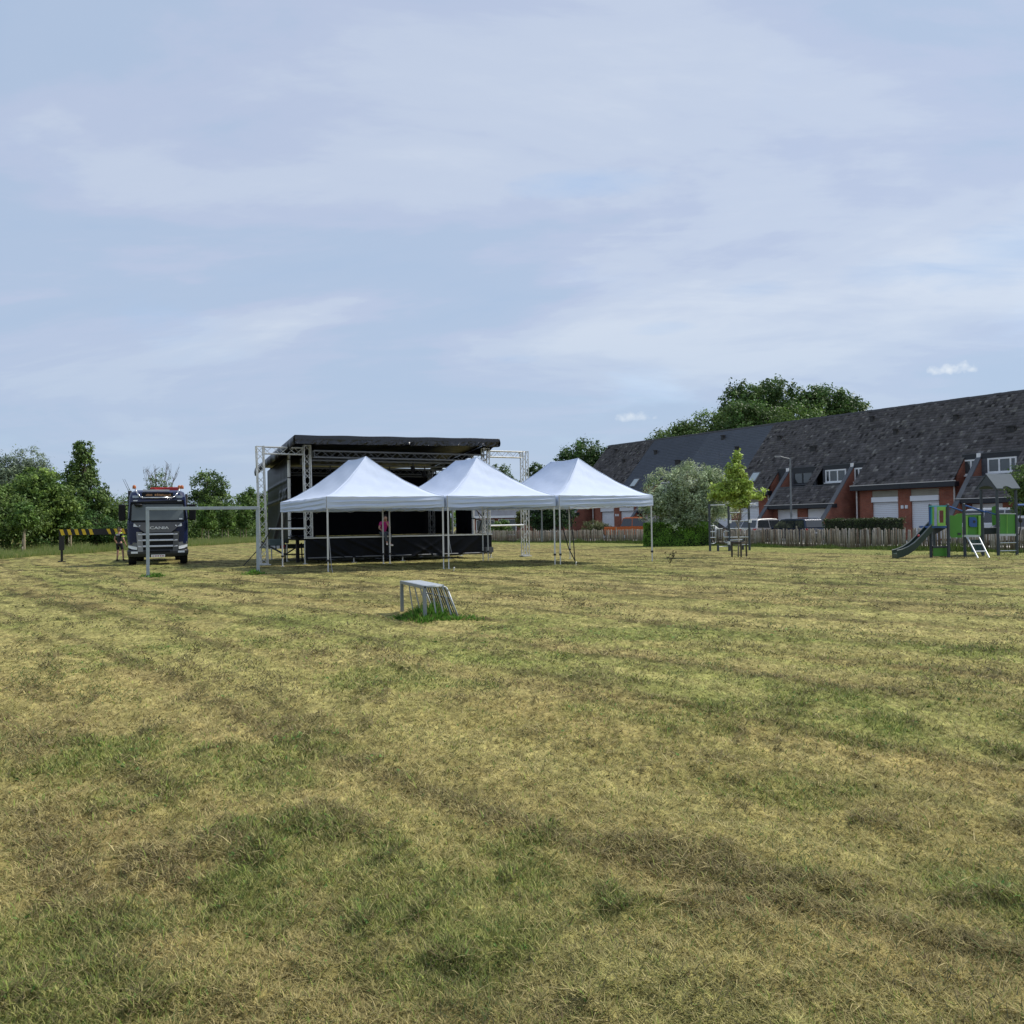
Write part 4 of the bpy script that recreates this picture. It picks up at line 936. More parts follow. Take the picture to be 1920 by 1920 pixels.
    def lw(u, v):
        s_ = 2.8 + u * 4.8; z = .98 + v * (top(s_) - 1.2); z -= .1 * (1 - v)
        f = .06 * math.sin(z * 1.9 + .6) * math.sin(u * math.pi)
        for (a, sl, am) in ((.0, .55, .06), (.15, .75, .05), (.3, .5, .04), (.05, 1.1, .05)):
            x = u - a - sl * max(0, .62 - v); f += am * math.exp(-(x / .05) ** 2) * (1 if v < .62 else 0.2)
        f += .03 * math.exp(-((v - .52) / .015) ** 2) + .03 * math.exp(-((v - .72) / .012) ** 2)
        return (-.08 - f, s_, z)
    MB().grid(60, 60, lw).build('side_wall', TARP, S, smooth=True, solid=.01)
    for (a, b_) in ((5.05, 7.4), (2.3, 4.25)):
        MB().grid(16, 4, lambda u, v: (9.02 + .04 * math.sin(u * 18), a + u * (b_ - a), 1.15 + v * 3.3)).build('side_wall', CLOTH, S, smooth=True, solid=.01)
    for (t, s_) in ((-.05, 2.72), (9.03, 2.15)):
        m = MB(); m.tube((t, s_, 1.1), (t, s_, top(s_) - .15), .075, n=10); o = m.build('corner_pole', ALU, S)
        m = MB()
        for z in (1.9, 2.9, 3.9, 4.75): m.tube((t, s_, z), (t, s_, z + .05), .085, n=10)
        m.build('strap', BLACKM, o)
    truss(MB(), (8.75, 7.1, 1.15), (8.75, 7.1, 4.7), .30, .022, .012).build('rear_tower', ALU, S)
    m = MB(); m.tube((9.0, 4.75, 1.15), (9.0, 4.75, 4.8), .06, n=8); m.build('corner_pole', M('grey_pole', (.28, .29, .3), .5, .3), S)
    for z in (1.62, 2.1): 
        m = MB(); m.tube((-.02, 2.8, z), (.2, 7.3, z), .02, n=6); m.tube((.6, 7.25, z), (2.2, 7.25, z), .02, n=6); m.build('rail', DARKBAR, S)
    # braces on the open right side
    m = MB(); m.tube((9.0, 2.1, 3.0), (9.05, .7, 1.2), .03, n=6); m.tube((9.0, 2.1, 2.55), (9.02, .2, 1.62), .03, n=6); m.tube((9.05, .5, 2.7), (9.05, 1.6, 1.2), .03, n=6); m.tube((9.03, .15, 1.62), (9.05, 2.1, 1.95), .025, n=6)
    m.build('brace', BLACKM, S)
    # trailer the stage unfolds from: chassis end with lamps at the left
    c = MB(); c.b2((-.75, 3.9, .78), (-.02, 5.0, 1.06)); c.b2((-.6, 4.4, .6), (2.2, 6.6, .78)); o = c.build('chassis', M('chassis_green', (.10, .14, .14), .6), S)
    l = MB(); l.b2((-.70, 3.85, .60), (-.48, 3.9, .76)); l.build('number_plate', WHITEP, o)
    l = MB(); l.b2((-.2, 3.85, .60), (-.02, 3.9, .77)); l.build('tail_lamp', M('tail_lamp_red', (.42, .02, .03), .25), o)
    l = MB(); l.b2((-.42, 3.86, .62), (-.27, 3.9, .76)); l.build('reflector', WHITEP, o)
    m = MB(); m.bar((-1.3, 3.5, 1.02), (-.3, 2.6, .36), .07); m.bar((-.3, 2.6, .36), (.5, 3.0, .8), .05); m.bar((-.3, 2.6, .36), (2.0, 2.6, .36), .06); m.bar((-.3, 2.6, .02), (-.3, 2.6, .7), .07)
    m.bar((.12, 1.9, .0), (.12, 1.9, 1.03), .14); m.bar((.45, 2.4, 0), (.4, 2.4, .9), .05); m.bar((-1.1, 4.2, .0), (-1.05, 4.2, .95), .05); m.bar((1.2, 2.2, .62), (3, 2.2, .62), .06); m.build('outrigger', BLACKM, S)
    m = MB().grid(20, 4, lambda u, v: (-.35 + u * 1.0, .6 + v * 1.2, 1.2 + .04 * math.sin(u * 14 + v * 9)))
    m.build('folded_tarp', TARP, S, smooth=True, solid=.03)
    # foot blocks and small gear near the right end of the skirt
    m = MB(); m.b2((8.55, -.35, .28), (8.95, -.1, .52)); m.build('cable_box', M('grey_box', (.08, .085, .10), .6), S)
    w = MB(); w.tube((9.1, 1.6, .62), (9.55, 1.5, .66), .05, n=8); w.tube((9.25, 1.6, .62), (9.25, 1.6, 1.02), .03, n=6); w.build('tow_coupling', M('white_grey', (.5, .5, .5), .6), S)
    return S
build_stage()

def truss_frame(label, t_in, t_out, z_top, lean):
    S = thing('truss_frame', label, 'truss frame', SORG, SYAW, 'aluminium truss frames beside the stage')
    w = .34; sg = 1 if t_out > t_in else -1
    truss(MB(), (t_out, .2, .06), (t_out + lean, .2, z_top), w, .026, .013).build('tower', ALU, S)
    b = MB(); b.b2((t_out - .24, -.04, 0), (t_out + .24, .44, .05)); b.build('base_plate', ALU, S)
    truss(MB(), (t_in, .2, 1.175), (t_in + lean * .3, .2, z_top + .10), w, .026, .013).build('tower', ALU, S)
    truss(MB(), (t_in + sg * .18 + lean * .3, .2, z_top - .18), (t_out + lean - sg * .17, .2, z_top - .18), w, .026, .012).build('beam', ALU, S)
    m = MB(); m.tube((t_in + sg * .17, .05, 1.55), (t_out - sg * .17, .05, 1.56), .04, n=8); m.build('crossbar', WHITEP, S)
    m = MB(); x = t_out + (0 if sg < 0 else .1)
    if sg < 0: m.path([(t_out + .25, -.05, 1.55), (t_out - .1, -.1, .9), (t_out - .95, -.25, .02)], .022, 5)
    if sg < 0: m.build('strap', RUBBER, S)
truss_frame('aluminium truss frame at the left end of the stage, next to the grey goal', .22, -1.70, 5.12, -.14)
truss_frame('aluminium truss frame at the right end of the stage, between two tent tops', 8.85, 10.97, 5.22, .02)

CANVAS = M('white_tent_canvas', (.61, .69, .85), .7, var=.03, scale=2.5, trans=.16, spec=.25, bump=.5, bscale=2.6)
LEGM = M('tent_leg_grey', (.60, .60, .59), .45, .25, var=.06)
def tent(label, FL, FR, BL, BR, seed):
    c = (Vector(FL) + Vector(FR) + Vector(BL) + Vector(BR)) / 4; c = Vector((c.x, c.y, 0))
    T = thing('party_tent', label, 'tent', c, 0, 'white pop up tents in front of the stage')
    Q = [Vector((p[0], p[1], 0)) - c for p in (FL, FR, BR, BL)]; rs = random.Random(seed)
    fr = ((Q[0] + Q[1]) / 2); bk = ((Q[2] + Q[3]) / 2); ax = (bk - fr); al = ax.length; ax.normalize()
    R0, R1 = -ax * 1.02, ax * 1.02                          # ridge ends, front and back
    ZV, ZEV, ZR = 2.26, 2.66, 4.24
    n = 14; rim = []
    for i in range(4):
        for k in range(n):
            u = k / n; p = Q[i].lerp(Q[(i + 1) % 4], u)
            r = {0: R0, 1: R0.lerp(R1, u), 2: R1, 3: R1.lerp(R0, u)}[i]
            rim.append((p, r, u, i))
    NR = 16; N = len(rim); m = MB(); vs = []; ph = rs.uniform(0, 6)
    for j in range(NR + 1):
        a = j / NR
        for (p, r, u, i) in rim:
            q = p.lerp(r, a); sag = math.sin(u * math.pi)
            z = ZEV + (ZR - ZEV) * (a ** 1.36 - .10 * a * (1 - a) * sag)
            wr = .012 * math.sin(u * 34 + ph + a * 8) * sag * (1 - a) + .014 * math.sin(a * 20 + u * 9 + ph) * a * (1 - a) * 2
            if i % 2: z -= .045 * sag * a ** 3
            if a < .001: z -= .015 * sag
            nrm = (q - r).normalized() if (q - r).length > .01 else Vector((0, 0, 0))
            vs.append(q + nrm * wr + Vector((0, 0, z + wr * .7)))
    fs = [(j * N + k, j * N + (k + 1) % N, (j + 1) * N + (k + 1) % N, (j + 1) * N + k) for j in range(NR) for k in range(N)]
    m.add(vs, fs)
    o = m.build('canopy', CANVAS, T, smooth=True)
    sm_ = MB()
    for k0 in [i * n for i in range(4)]:   # sewn seams on the hips
        sm_.path([vs[j * N + k0] + Vector((0, 0, .004)) for j in range(NR + 1)], .011, 5)
    sm_.path([vs[NR * N + k] + Vector((0, 0, .006)) for k in range(n, 2 * n + 1)], .014, 5)
    sm_.build('seam', M('tent_seam', (.57, .65, .80), .8, var=.05), o)
    for i in range(4):                                       # hanging edge on each side
        A, B = Q[i], Q[(i + 1) % 4]; d = (B - A).normalized(); nn = Vector((d.y, -d.x, 0))
        if nn.dot(A + B) < 0: nn = -nn
        def vf(u, v, A=A, B=B, nn=nn, i=i):
            p = A.lerp(B, u); e = math.sin(u * math.pi)
            w = (.022 * math.sin(v * 15 + u * 3 + i + ph) + .012 * math.sin(v * 31 + u * 11)) * min(1, e * 3) + .02 * math.sin(u * 9 + i) * v
            return p + nn * (.035 + w) + Vector((0, 0, ZEV - .012 - .015 * e - v * (ZEV - ZV + .012 * math.sin(u * 17))))
        MB().grid(48, 18, vf).build('valance', CANVAS, T, smooth=True)
    for i in range(4):
        p = Q[i] * (1 - .05 / Q[i].length)
        g = MB(); g.box((p.x, p.y, 1.5), (.055, .055, 2.22)); L = g.build('leg', LEGM, T)
        g = MB(); g.box((p.x, p.y, .2), (.042, .042, .4)); g.build('inner_leg', LEGM, L)
        g = MB(); g.box((p.x, p.y, .42), (.10, .10, .07)); g.build('clamp', BLACKM, L)
        g = MB(); g.box((p.x, p.y, .008), (.12, .12, .016)); g.build('foot', LEGM, L)
    sc = MB()
    for i in range(4):
        A, B = Q[i], Q[(i + 1) % 4]; k = 4 if i % 2 else 3
        A = A * .985; B = B * .985
        for j in range(k):
            p, q = A.lerp(B, j / k), A.lerp(B, (j + 1) / k)
            sc.bar(p + Vector((0, 0, 2.55)), q + Vector((0, 0, 2.20)), .025, .012); sc.bar(p + Vector((0, 0, 2.20)), q + Vector((0, 0, 2.55)), .025, .012)
    sc.bar(R0 * .98 + Vector((0, 0, 2.5)), R0 * .98 + Vector((0, 0, ZR - .06)), .04); sc.bar(R1 * .98 + Vector((0, 0, 2.5)), R1 * .98 + Vector((0, 0, ZR - .06)), .04)
    sc.build('scissor_frame', LEGM, T)
    return T
tent('white tent at the left, overlapping the left end of the black stage', (-6.46, 29.8), (-2.47, 31.0), (-9.55, 35.3), (-5.5, 36.4), 1)
tent('white tent in the middle of the three, over the right end of the stage', (-2.33, 30.95), (1.64, 32.3), (-5.3, 36.6), (-1.29, 37.5), 2)
tent('white tent at the right, with the free corner next to the clipped hedge', (1.80, 32.3), (5.6, 34.0), (-1.12, 37.6), (2.6, 38.7), 3)

def guy_rope(label, pts, seed):
    m = MB(); m.path(pts[0], .022, 5)
    for p in pts[1:]: m.path(p, .022, 5)
    tag(m.build('guy_rope', RUBBER), label, 'rope')
    return m
a, b = W(1040, 962, 36.5), G(1082, 1061)
m1 = [W(1046, 958, 35), W(1066, 1027, 34.2), G(1081, 1058)]; m2 = [W(1068, 955, 37.8), W(1075, 1010, 36), W(1078, 1050, 34.5)]
guy_rope('black slack strap hanging from the right tent down to a peg', [m1], 1)
guy_rope('black strap with knots beside the rear leg of the right tent', [m2], 2)
def lead(label, pts):
    tag(MB().path(pts, .012, 5).build('guy_rope', M('grey_cord', (.3, .3, .3), .8)), label, 'rope')
lead('thin cord running from the left tent front leg down to the grass', [W(617, 1007, 30.6), W(620, 1046, 30.3), W(622, 1066, 30.0), G(624, 1074)])
lead('thin cord hanging in front of the stage skirt next to the middle legs', [W(841, 1003, 32), W(844, 1024, 31.6), W(847, 1038, 31.4)])
def peg(label, px, py):
    p = G(px, py); r = MB(); r.tube(p - Vector((0, 0, .1)), p + Vector((.03, 0, .10)), .015, n=6); r.ball(p + Vector((.03, 0, .11)), .03); tag(r.build('tent_peg', M('pale_peg', (.75, .74, .68), .5)), label, 'peg')
peg('pale tent peg in the grass right of the middle double legs', 850, 1071); peg('pale tent peg at the foot of the right tent straps', 1079, 1060)

# ------------------------------------------------------------------ goals
def big_goal():
    A = G(277.5, 1082); B = G(484, 1074.5); d = (B - A); L = d.length; yaw = math.atan2(d.y, d.x)
    g = thing('football_goal', 'grey steel goal without net, left of the stage in front of the truck', 'goal', A, yaw)
    H = 2.36; w = .105; gm = M('galvanised_goal', (.34, .39, .42), .5, .35, var=.14, scale=5, bump=.1)
    for x in (0, L):
        m = MB(); m.box((x, 0, H / 2 - w / 2 - .1), (w, w, H - w + .2 - .004)); m.build('post', gm, g, bevel=.008)
    m = MB(); m.box((L / 2, 0, H - w / 2), (L + w, w, w)); m.build('crossbar', gm, g, bevel=.008)
    m = MB(); m.box((0, 0, .02), (.2, .2, .03)); m.box((L, 0, .02), (.2, .2, .03)); m.build('ground_socket', gm, g)
    return A, B
GA, GB = big_goal()
def mini_goal():
    fn, fl = G(796.8, 1163.5), G(754, 1148.5)
    d = (fl - fn); Wd = d.length; d.normalize(); bk = Vector((-d.y, d.x, 0));
    if bk.x < 0: bk = -bk
    H = .575; tp = .34; dp = .60
    c = Vector((fn.x, fn.y, 0)); g = thing('mini_goal', 'small grey metal goal with barred sides and solid top in a tuft of grass', 'goal', c)
    gm = M('mini_goal_metal', (.25, .275, .30), .45, .4, var=.12, scale=9, bump=.1); lt = M('mini_goal_bar', (.40, .43, .45), .5, .3, var=.12, scale=9)
    bk = (bk * .80 + Vector((.6, .15, 0)) * .34); bk.normalize()
    P = lambda w, b, z: d * w + bk * b + Vector((0, 0, z))
    for w, s in ((0, 1), (Wd, -1)):
        m = MB(); m.bar(P(w, 0, -.06), P(w, 0, H - .05), .055, .055, up=(d.x, d.y, 0)); m.build('post', gm, g, bevel=.004)
    m = MB(); m.bar(P(-.03, 0, H - .025), P(Wd + .03, 0, H - .025), .055, .055); m.build('crossbar', gm, g, bevel=.004)
    for w in (-.032, Wd + .032):
        m = MB(); m.tube(P(w, 0, H - .025), P(w + (.004 if w > 0 else -.004), 0, H - .025), .017, n=12); m.build('end_plug', BLACKM, g)
    m = MB(); m.prism([P(-.01, .03, H - .012), P(Wd + .01, .03, H - .012), P(Wd + .01, tp, H - .012), P(-.01, tp, H - .012)], (0, 0, .012)); m.build('top_plate', M('mini_goal_top', (.50, .53, .55), .4, .5, var=.08), g)
    # rounded rear edge pipe from top to ground, both sides
    prof = [(0.02, H - .02), (tp - .04, H - .02), (tp + .03, H - .045), (tp + .065, H - .11), (dp, -.05)]
    for w in (.0, Wd):
        m = MB(); m.path([P(w, b, z) for b, z in prof], .016, 8); m.build('side_rail', lt, g, smooth=True)
        m = MB()
        for k in range(1, 4):
            b = .02 + tp * 1.05 * k / 4 + .02; m.bar(P(w, b, H - .03), P(w, b + .03 + .05 * k, -.05), .022, .012, up=(d.x, d.y, 0))
        m.build('side_bars', lt, g)
    m = MB()
    for k in range(1, 11):
        w = Wd * k / 11; m.bar(P(w, tp + .02, H - .03), P(w, tp + .065, H - .11), .018, .018); m.bar(P(w, tp + .065, H - .11), P(w, dp, -.05), .018, .018)
    m.build('back_bars', M('mini_goal_back', (.07, .078, .085), .5, .1, var=.1), g)
    m = MB(); m.tube(P(0, tp + .13, H - .24), P(Wd, tp + .13, H - .24), .012, n=6); m.build('back_rail', lt, g)
    return fn, fl, P, c
MG = mini_goal()

def tuft(label, px, py, rx, ry, h, n, seed, ca=(.06, .16, .02), cb=(.17, .33, .055), wide=.012):
    p = G(px, py); rs = np.random.RandomState(seed); a = rs.uniform(0, 6.28, n); r = rs.rand(n) ** .7
    r = r * (.62 + .75 * vnoise(np.cos(a) * 1.6 + seed * 9.1, np.sin(a) * 1.6, seed)); k2 = rs.rand(n) < .14; r = np.where(k2, r * 1.5, r)
    X = np.cos(a) * r * rx + rs.normal(size=n) * .05; Y = np.sin(a) * r * ry + rs.normal(size=n) * .05
    ln = h * rs.uniform(.45, 1.15, n) * np.clip(1.12 - .7 * r, .22, 1.2) * (.6 + .8 * vnoise(X * 6, Y * 6, seed)); th = np.arctan2(Y, X) + rs.normal(size=n) * .9; le = rs.uniform(.1, .8, n)
    b = np.stack([X, Y, np.full(n, -.03)], 1); dv = np.stack([np.cos(th) * le, np.sin(th) * le, np.sqrt(1 - le * le * .8)], 1) * ln[:, None]
    ph = rs.uniform(0, 6.28, n); s = np.stack([np.cos(ph), np.sin(ph), np.zeros(n)], 1) * (rs.uniform(.5, 1.4, n) * wide)[:, None]
    V = np.stack([b - s * .6, b + s * .6, b + dv * .6 + s, b + dv * .6 - s, b + dv + np.array([0, 0, -.04 * h])], 1).reshape(-1, 3)
    k = np.arange(n)[:, None] * 5; F = np.concatenate([k + np.array([0, 1, 2])[None], k + np.array([0, 2, 3])[None], k + np.array([3, 2, 4])[None]])
    t = rs.rand(n)[:, None]; C = (np.array(ca) * (1 - t) + np.array(cb) * t) * rs.uniform(.7, 1.25, n)[:, None]
    dry = (rs.rand(n) < .12)[:, None]; C = np.where(dry, np.array([.33, .29, .12]) * rs.uniform(.7, 1.2, n)[:, None], C)
    o = np_mesh('grass_tuft', V, F, M('grass_blade'), np.repeat(C, 5, 0)); o.location = (p.x, p.y, 0)
    tag(o, label, 'grass tuft', 'uncut grass tufts round the goals')
tuft('largest lush green tuft, growing round the small barred goal', 800, 1160, .50, .58, .26, 3600, 1)
tuft('low lush green tuft to the right of the small barred goal', 862, 1163, .34, .26, .16, 1300, 2)
tuft('green tuft at the foot of the goal post in front of the truck', 287, 1081.5, .36, .3, .24, 900, 3)
tuft('green tuft at the foot of the goal post beside the truss tower', 477, 1077, .34, .3, .24, 900, 4)
# ------------------------------------------------------------------ truck with crane
def rrect(hw, y0, y1, r, n=5):
    "rounded rectangle in plan, corner radius r at the front (y0) and small at the back"
    P = []
    for (cx, cy, a0, rr) in ((-hw + r, y0 + r, 180, r), (hw - r, y0 + r, 270, r), (hw - .06, y1 - .06, 0, .06), (-hw + .06, y1 - .06, 90, .06)):
        for k in range(n + 1):
            a = math.radians(a0 + 90 * k / n); P.append((cx + rr * math.cos(a), cy + rr * math.sin(a)))
    return P
def loft(mb, levels):
    n = len(levels[0][1]); vs = []
    for z, P in levels: vs += [(x, y, z) for x, y in P]
    fs = [(j * n + i, j * n + (i + 1) % n, (j + 1) * n + (i + 1) % n, (j + 1) * n + i) for j in range(len(levels) - 1) for i in range(n)]
    fs += [tuple(range(n))[::-1], tuple(range((len(levels) - 1) * n, len(levels) * n))]
    return mb.add(vs, fs)
def text_mesh(name, txt, size, mat, parent, loc, depth=.01, wid=None, rot=(math.pi / 2, 0, 0)):
    c = bpy.data.curves.new(name, 'FONT'); c.body = txt; c.size = size; c.align_x = 'CENTER'; c.align_y = 'CENTER'; c.extrude = depth; c.offset = size * .018
    o = bpy.data.objects.new('tmp', c); COL.objects.link(o)
    dg = bpy.context.evaluated_depsgraph_get(); me = bpy.data.meshes.new_from_object(o.evaluated_get(dg)); bpy.data.objects.remove(o)
    if wid:
        xs = [v.co.x for v in me.vertices]; k = wid / (max(xs) - min(xs))
        for v in me.vertices: v.co.x *= k
    n = bpy.data.objects.new(name, me); COL.objects.link(n); me.materials.clear(); me.materials.append(mat); n.parent = parent; n.location = loc; n.rotation_euler = rot
    return n
def wheel(parent, c, r, w, axis=(1, 0, 0), sgn=1, name='wheel'):
    ax = Vector(axis); c = Vector(c)
    t = MB().lathe(c, ax, [(-w / 2, r * .6), (-w / 2, r * .93), (-w * .38, r), (w * .38, r), (w / 2, r * .93), (w / 2, r * .6)], 24).build(name, RUBBER, parent, smooth=False)
    o = sgn * w / 2
    MB().lathe(c + ax * o * .55, ax * sgn, [(-.02, r * .62), (.03, r * .6), (-.03, r * .5), (-.05, r * .25), (.04, r * .22), (.04, 0)], 20).build('rim', M('wheel_rim', (.45, .45, .46), .4, .7), t, smooth=True)
    return t

def truck():
    p = G(297, 1058.5); p.y *= 1.0; ang = math.radians(22.0)
    T = thing('crane_truck', 'dark blue lorry facing the camera, silver grille, amber beacons and folded red crane', 'truck', (p.x, p.y, 0), ang)
    NAVY = M('navy_truck_paint', (.010, .017, .060), .25, .0, var=.06, spec=.4); GREY = M('truck_grille_grey', (.095, .096, .10), .4, .2, var=.06); SLAT = M('truck_silver_slat', (.52, .52, .53), .35, .5, var=.05)
    DK = M('truck_black_plastic', (.007, .0075, .009), .55, var=.15, spec=.2); GL = M('truck_windscreen', (.105, .125, .128), .1, var=.25, scale=1.0, spec=.4); LAMP = M('headlamp_clear', (.75, .77, .8), .15, var=.1)
    Y0 = -.75                                                # front of the cab
    b = MB(); hw = 1.27
    loft(b, [(.95, rrect(hw, Y0 + .03, 1.45, .22)), (1.9, rrect(hw, Y0, 1.45, .24)), (2.05, rrect(hw - .01, Y0 + .02, 1.45, .25)), (2.78, rrect(hw - .06, Y0 + .16, 1.45, .26)), (3.10, rrect(hw - .08, Y0 + .22, 1.45, .26)), (3.32, rrect(hw - .14, Y0 + .38, 1.45, .3)), (3.42, rrect(hw - .3, Y0 + .65, 1.4, .3))])
    cab = b.build('cab', NAVY, T, smooth=False, bevel=.015)
    # windscreen, follows the rounded front
    def ws(u, v):
        x = (u - .5) * 2 * (1.10 - .03 * v); z = 2.04 + v * .72; yy = Y0 + .02 + (z - 2.05) / .73 * .14 - .012 + .16 * max(0, abs(x) - .85) ** 1.6 * 1.6
        return (x, yy - .006, z)
    MB().grid(24, 6, ws).build('windscreen', GL, cab, smooth=True)
    m = MB()
    for x in (-1.13, 1.13): m.bar((x, Y0 + .065, 2.03), (x * .97, Y0 + .21, 2.78), .09, .06)
    m.b2((-1.1, Y0 - .03, 1.96), (1.1, Y0 + .03, 2.035)); m.build('windscreen_frame', DK, cab)
    m = MB(); m.prism([(-1.12, Y0 + .1, 2.78), (1.12, Y0 + .1, 2.78), (1.12, Y0 + .0, 2.86), (1.1, Y0 + .02, 2.96), (-1.1, Y0 + .02, 2.96), (-1.12, Y0 + .0, 2.86)], (0, .14, .01)); m.build('sun_visor', M('navy_visor', (.012, .017, .045), .3, spec=.6), cab)
    for x in (-.92, .92):
        m = MB(); m.b2((x - .09, Y0 - .02, 2.90), (x + .09, Y0 + .0, 2.945)); m.build('marker_light', LAMP, cab)
        m = MB(); m.b2((x - .13, Y0 + .18, 3.05), (x + .13, Y0 + .22, 3.16)); m.build('roof_lamp', M('roof_lamp_glass', (.35, .4, .45), .15), cab)
    # roof sign board with lettering strokes, light bar, beacons
    m = MB(); m.b2((-.66, Y0 + .10, 3.10), (.66, Y0 + .2, 3.30)); sg = m.build('sign_board', DK, cab, bevel=.02)
    rs = random.Random(2)
    m = MB(); x = -.58
    while x < .56:
        w = rs.uniform(.03, .07)
        if rs.random() < .85: m.b2((x, Y0 + .092, 3.14), (x + w, Y0 + .1, 3.24 - rs.uniform(0, .04)))
        x += w + .025
    m.build('sign_marks', M('orange_sign_marks', (.42, .22, .10), .6), sg)
    m = MB(); m.b2((-.62, Y0 + .35, 3.36), (.5, Y0 + .45, 3.44)); m.build('wind_deflector', SLAT, cab)
    m = MB(); m.path([(-.95, Y0 + .42, 3.50), (-.86, Y0 + .2, 3.3), (-.72, Y0 + .08, 3.1), (-.62, Y0 + .05, 3.06), (.62, Y0 + .05, 3.06), (.72, Y0 + .08, 3.1), (.86, Y0 + .2, 3.3), (.95, Y0 + .42, 3.50)], .032, 8); m.build('light_bar', M('chrome_bar', (.7, .7, .71), .2, .9), cab, smooth=True)
    for x in (-.98, .93, 1.04):
        m = MB(); m.lathe((x, Y0 + .5, 3.48), (0, 0, 1), [(0, .07), (.02, .08), (.13, .075), (.17, .03), (.172, 0)], 12); m.build('beacon', M('amber_beacon', (.42, .11, .015), .25, spec=.7), cab, smooth=True)
    for x in (-1.2, -1.12):
        m = MB(); m.tube((x, Y0 + 1.0, 3.3), (x - .28, Y0 + 1.05, 3.95), .012, .006, 5); m.build('antenna', DK, cab)
    m = MB(); m.tube((-1.22, 1.3, 1.4), (-1.22, 1.3, 3.45), .09, n=10); m.tube((1.26, 1.3, 1.4), (1.26, 1.3, 3.3), .06, n=10); m.build('exhaust', DK, cab, smooth=True)
    # grille
    m = MB(); m.prism([(-1.0, Y0 - .02, 1.94), (1.0, Y0 - .02, 1.94), (.72, Y0 - .05, 1.62), (.55, Y0 - .06, 1.48), (-.55, Y0 - .06, 1.48), (-.72, Y0 - .05, 1.62)], (0, .12, 0)); gp = m.build('grille_panel', GREY, cab)
    text_mesh('badge', 'SCANIA', .165, M('badge_chrome', (.72, .73, .74), .3, .4), gp, (0, Y0 - .073, 1.685), .008, .92)
    m = MB(); m.prism([(-.80, Y0 - .015, 1.56), (.80, Y0 - .015, 1.56), (.80, Y0 - .03, .70), (-.80, Y0 - .03, .70)], (0, .1, 0)); m.build('grille_opening', DK, cab)
    for z in (1.40, 1.13, .86):
        m = MB(); m.prism([(-.82, Y0 - .06, z - .035), (.82, Y0 - .06, z - .035), (.84, Y0 - .05, z + .045), (-.84, Y0 - .05, z + .045)], (0, .045, 0)); m.build('grille_slat', SLAT, cab, bevel=.012)
    for s in (-1, 1):
        m = MB(); m.prism([(s * .66, Y0 - .055, 1.50), (s * .90, Y0 - .05, 1.52), (s * .84, Y0 - .05, .62), (s * .62, Y0 - .06, .62)], (0, .06, 0)); m.build('grille_side', GREY if s > 0 else M('grille_side_light', (.26, .26, .27), .4), cab)
        m = MB(); m.prism([(s * .72, Y0 - .04, 1.80), (s * 1.0, Y0 + .0, 1.90), (s * 1.02, Y0 + .0, 1.76), (s * .80, Y0 - .04, 1.74)], (0, .06, 0)); m.build('upper_lamp', LAMP, cab)
        # headlamp unit
        m = MB(); m.prism([(s * .86, Y0 - .045, 1.03), (s * 1.24, Y0 + .10, 1.06), (s * 1.24, Y0 + .10, .80), (s * .86, Y0 - .05, .74)], (0, .1, 0)); hl = m.build('headlight', M('headlamp_dark', (.10, .105, .11), .12, spec=.8), cab)
        m = MB(); m.prism([(s * .87, Y0 - .075, .84), (s * 1.24, Y0 + .07, .92), (s * 1.24, Y0 + .07, .82), (s * 1.1, Y0 + .0, .75), (s * .87, Y0 - .075, .71)], (0, .03, 0)); m.build('day_light', LAMP, hl)
        m = MB(); m.b2((s * .84, Y0 - .05, .55), (s * 1.12, Y0 + .05, .64)); m.build('fog_lamp', LAMP, cab)
        # mirror on its arm
        m = MB(); m.b2((s * 1.33, Y0 + .0, 2.02), (s * 1.62, Y0 + .2, 2.76)); mi = m.build('mirror', DK, cab, bevel=.05)
        m = MB(); m.tube((s * 1.2, Y0 + .2, 2.7), (s * 1.4, Y0 + .12, 2.7), .03, n=6); m.tube((s * 1.2, Y0 + .2, 2.1), (s * 1.4, Y0 + .12, 2.1), .03, n=6); m.build('arm', DK, mi)
        m = MB(); m.b2((s * 1.272, Y0 + .3, 1.2), (s * 1.285, 1.2, 2.0)); m.build('door', NAVY, cab)
        m = MB(); m.b2((s * 1.235, Y0 + .4, 2.06), (s * 1.25, 1.15, 2.65)); m.build('side_window', GL, cab)
        wheel(T, (s * 1.10, .35, .50), .50, .32, (1, 0, 0), s)
    m = MB(); m.ball((-.8, Y0 - .02, 2.72), (.18, .07, .07)); m.build('front_mirror', DK, cab, smooth=True)
    m = MB(); loft(m, [(.40, rrect(1.25, Y0 + .03, -.3, .2)), (.52, rrect(1.29, Y0 - .04, -.25, .22)), (.64, rrect(1.29, Y0 - .05, -.25, .22)), (.70, rrect(1.28, Y0 - .02, -.25, .22))]); m.build('bumper', M('bumper_grey', (.028, .03, .034), .5, .0), T)
    m = MB(); m.b2((-.5, Y0 - .06, .565), (.5, Y0 - .03, .66)); m.build('lower_intake', DK, T)
    m = MB(); m.b2((-.29, Y0 - .075, .36), (.29, Y0 - .05, .48)); pl = m.build('number_plate', WHITEP, T)
    m = MB()
    for i, x in enumerate((-.21, -.12, -.05, .02, .10, .17, .23)): m.b2((x - .02, Y0 - .079, .39), (x + .02, Y0 - .075, .45))
    m.build('plate_marks', M('plate_red', (.35, .1, .1), .6), pl)
    m = MB(); m.b2((1.0 - .1, Y0 - .0, 2.06), (1.04, Y0 + .02, 2.12)); m.build('sticker', WHITEP, cab)
    m = MB(); m.box((.0, Y0 + .45, 2.16), (.12, .05, .1)); m.build('pennant', WHITEP, cab)
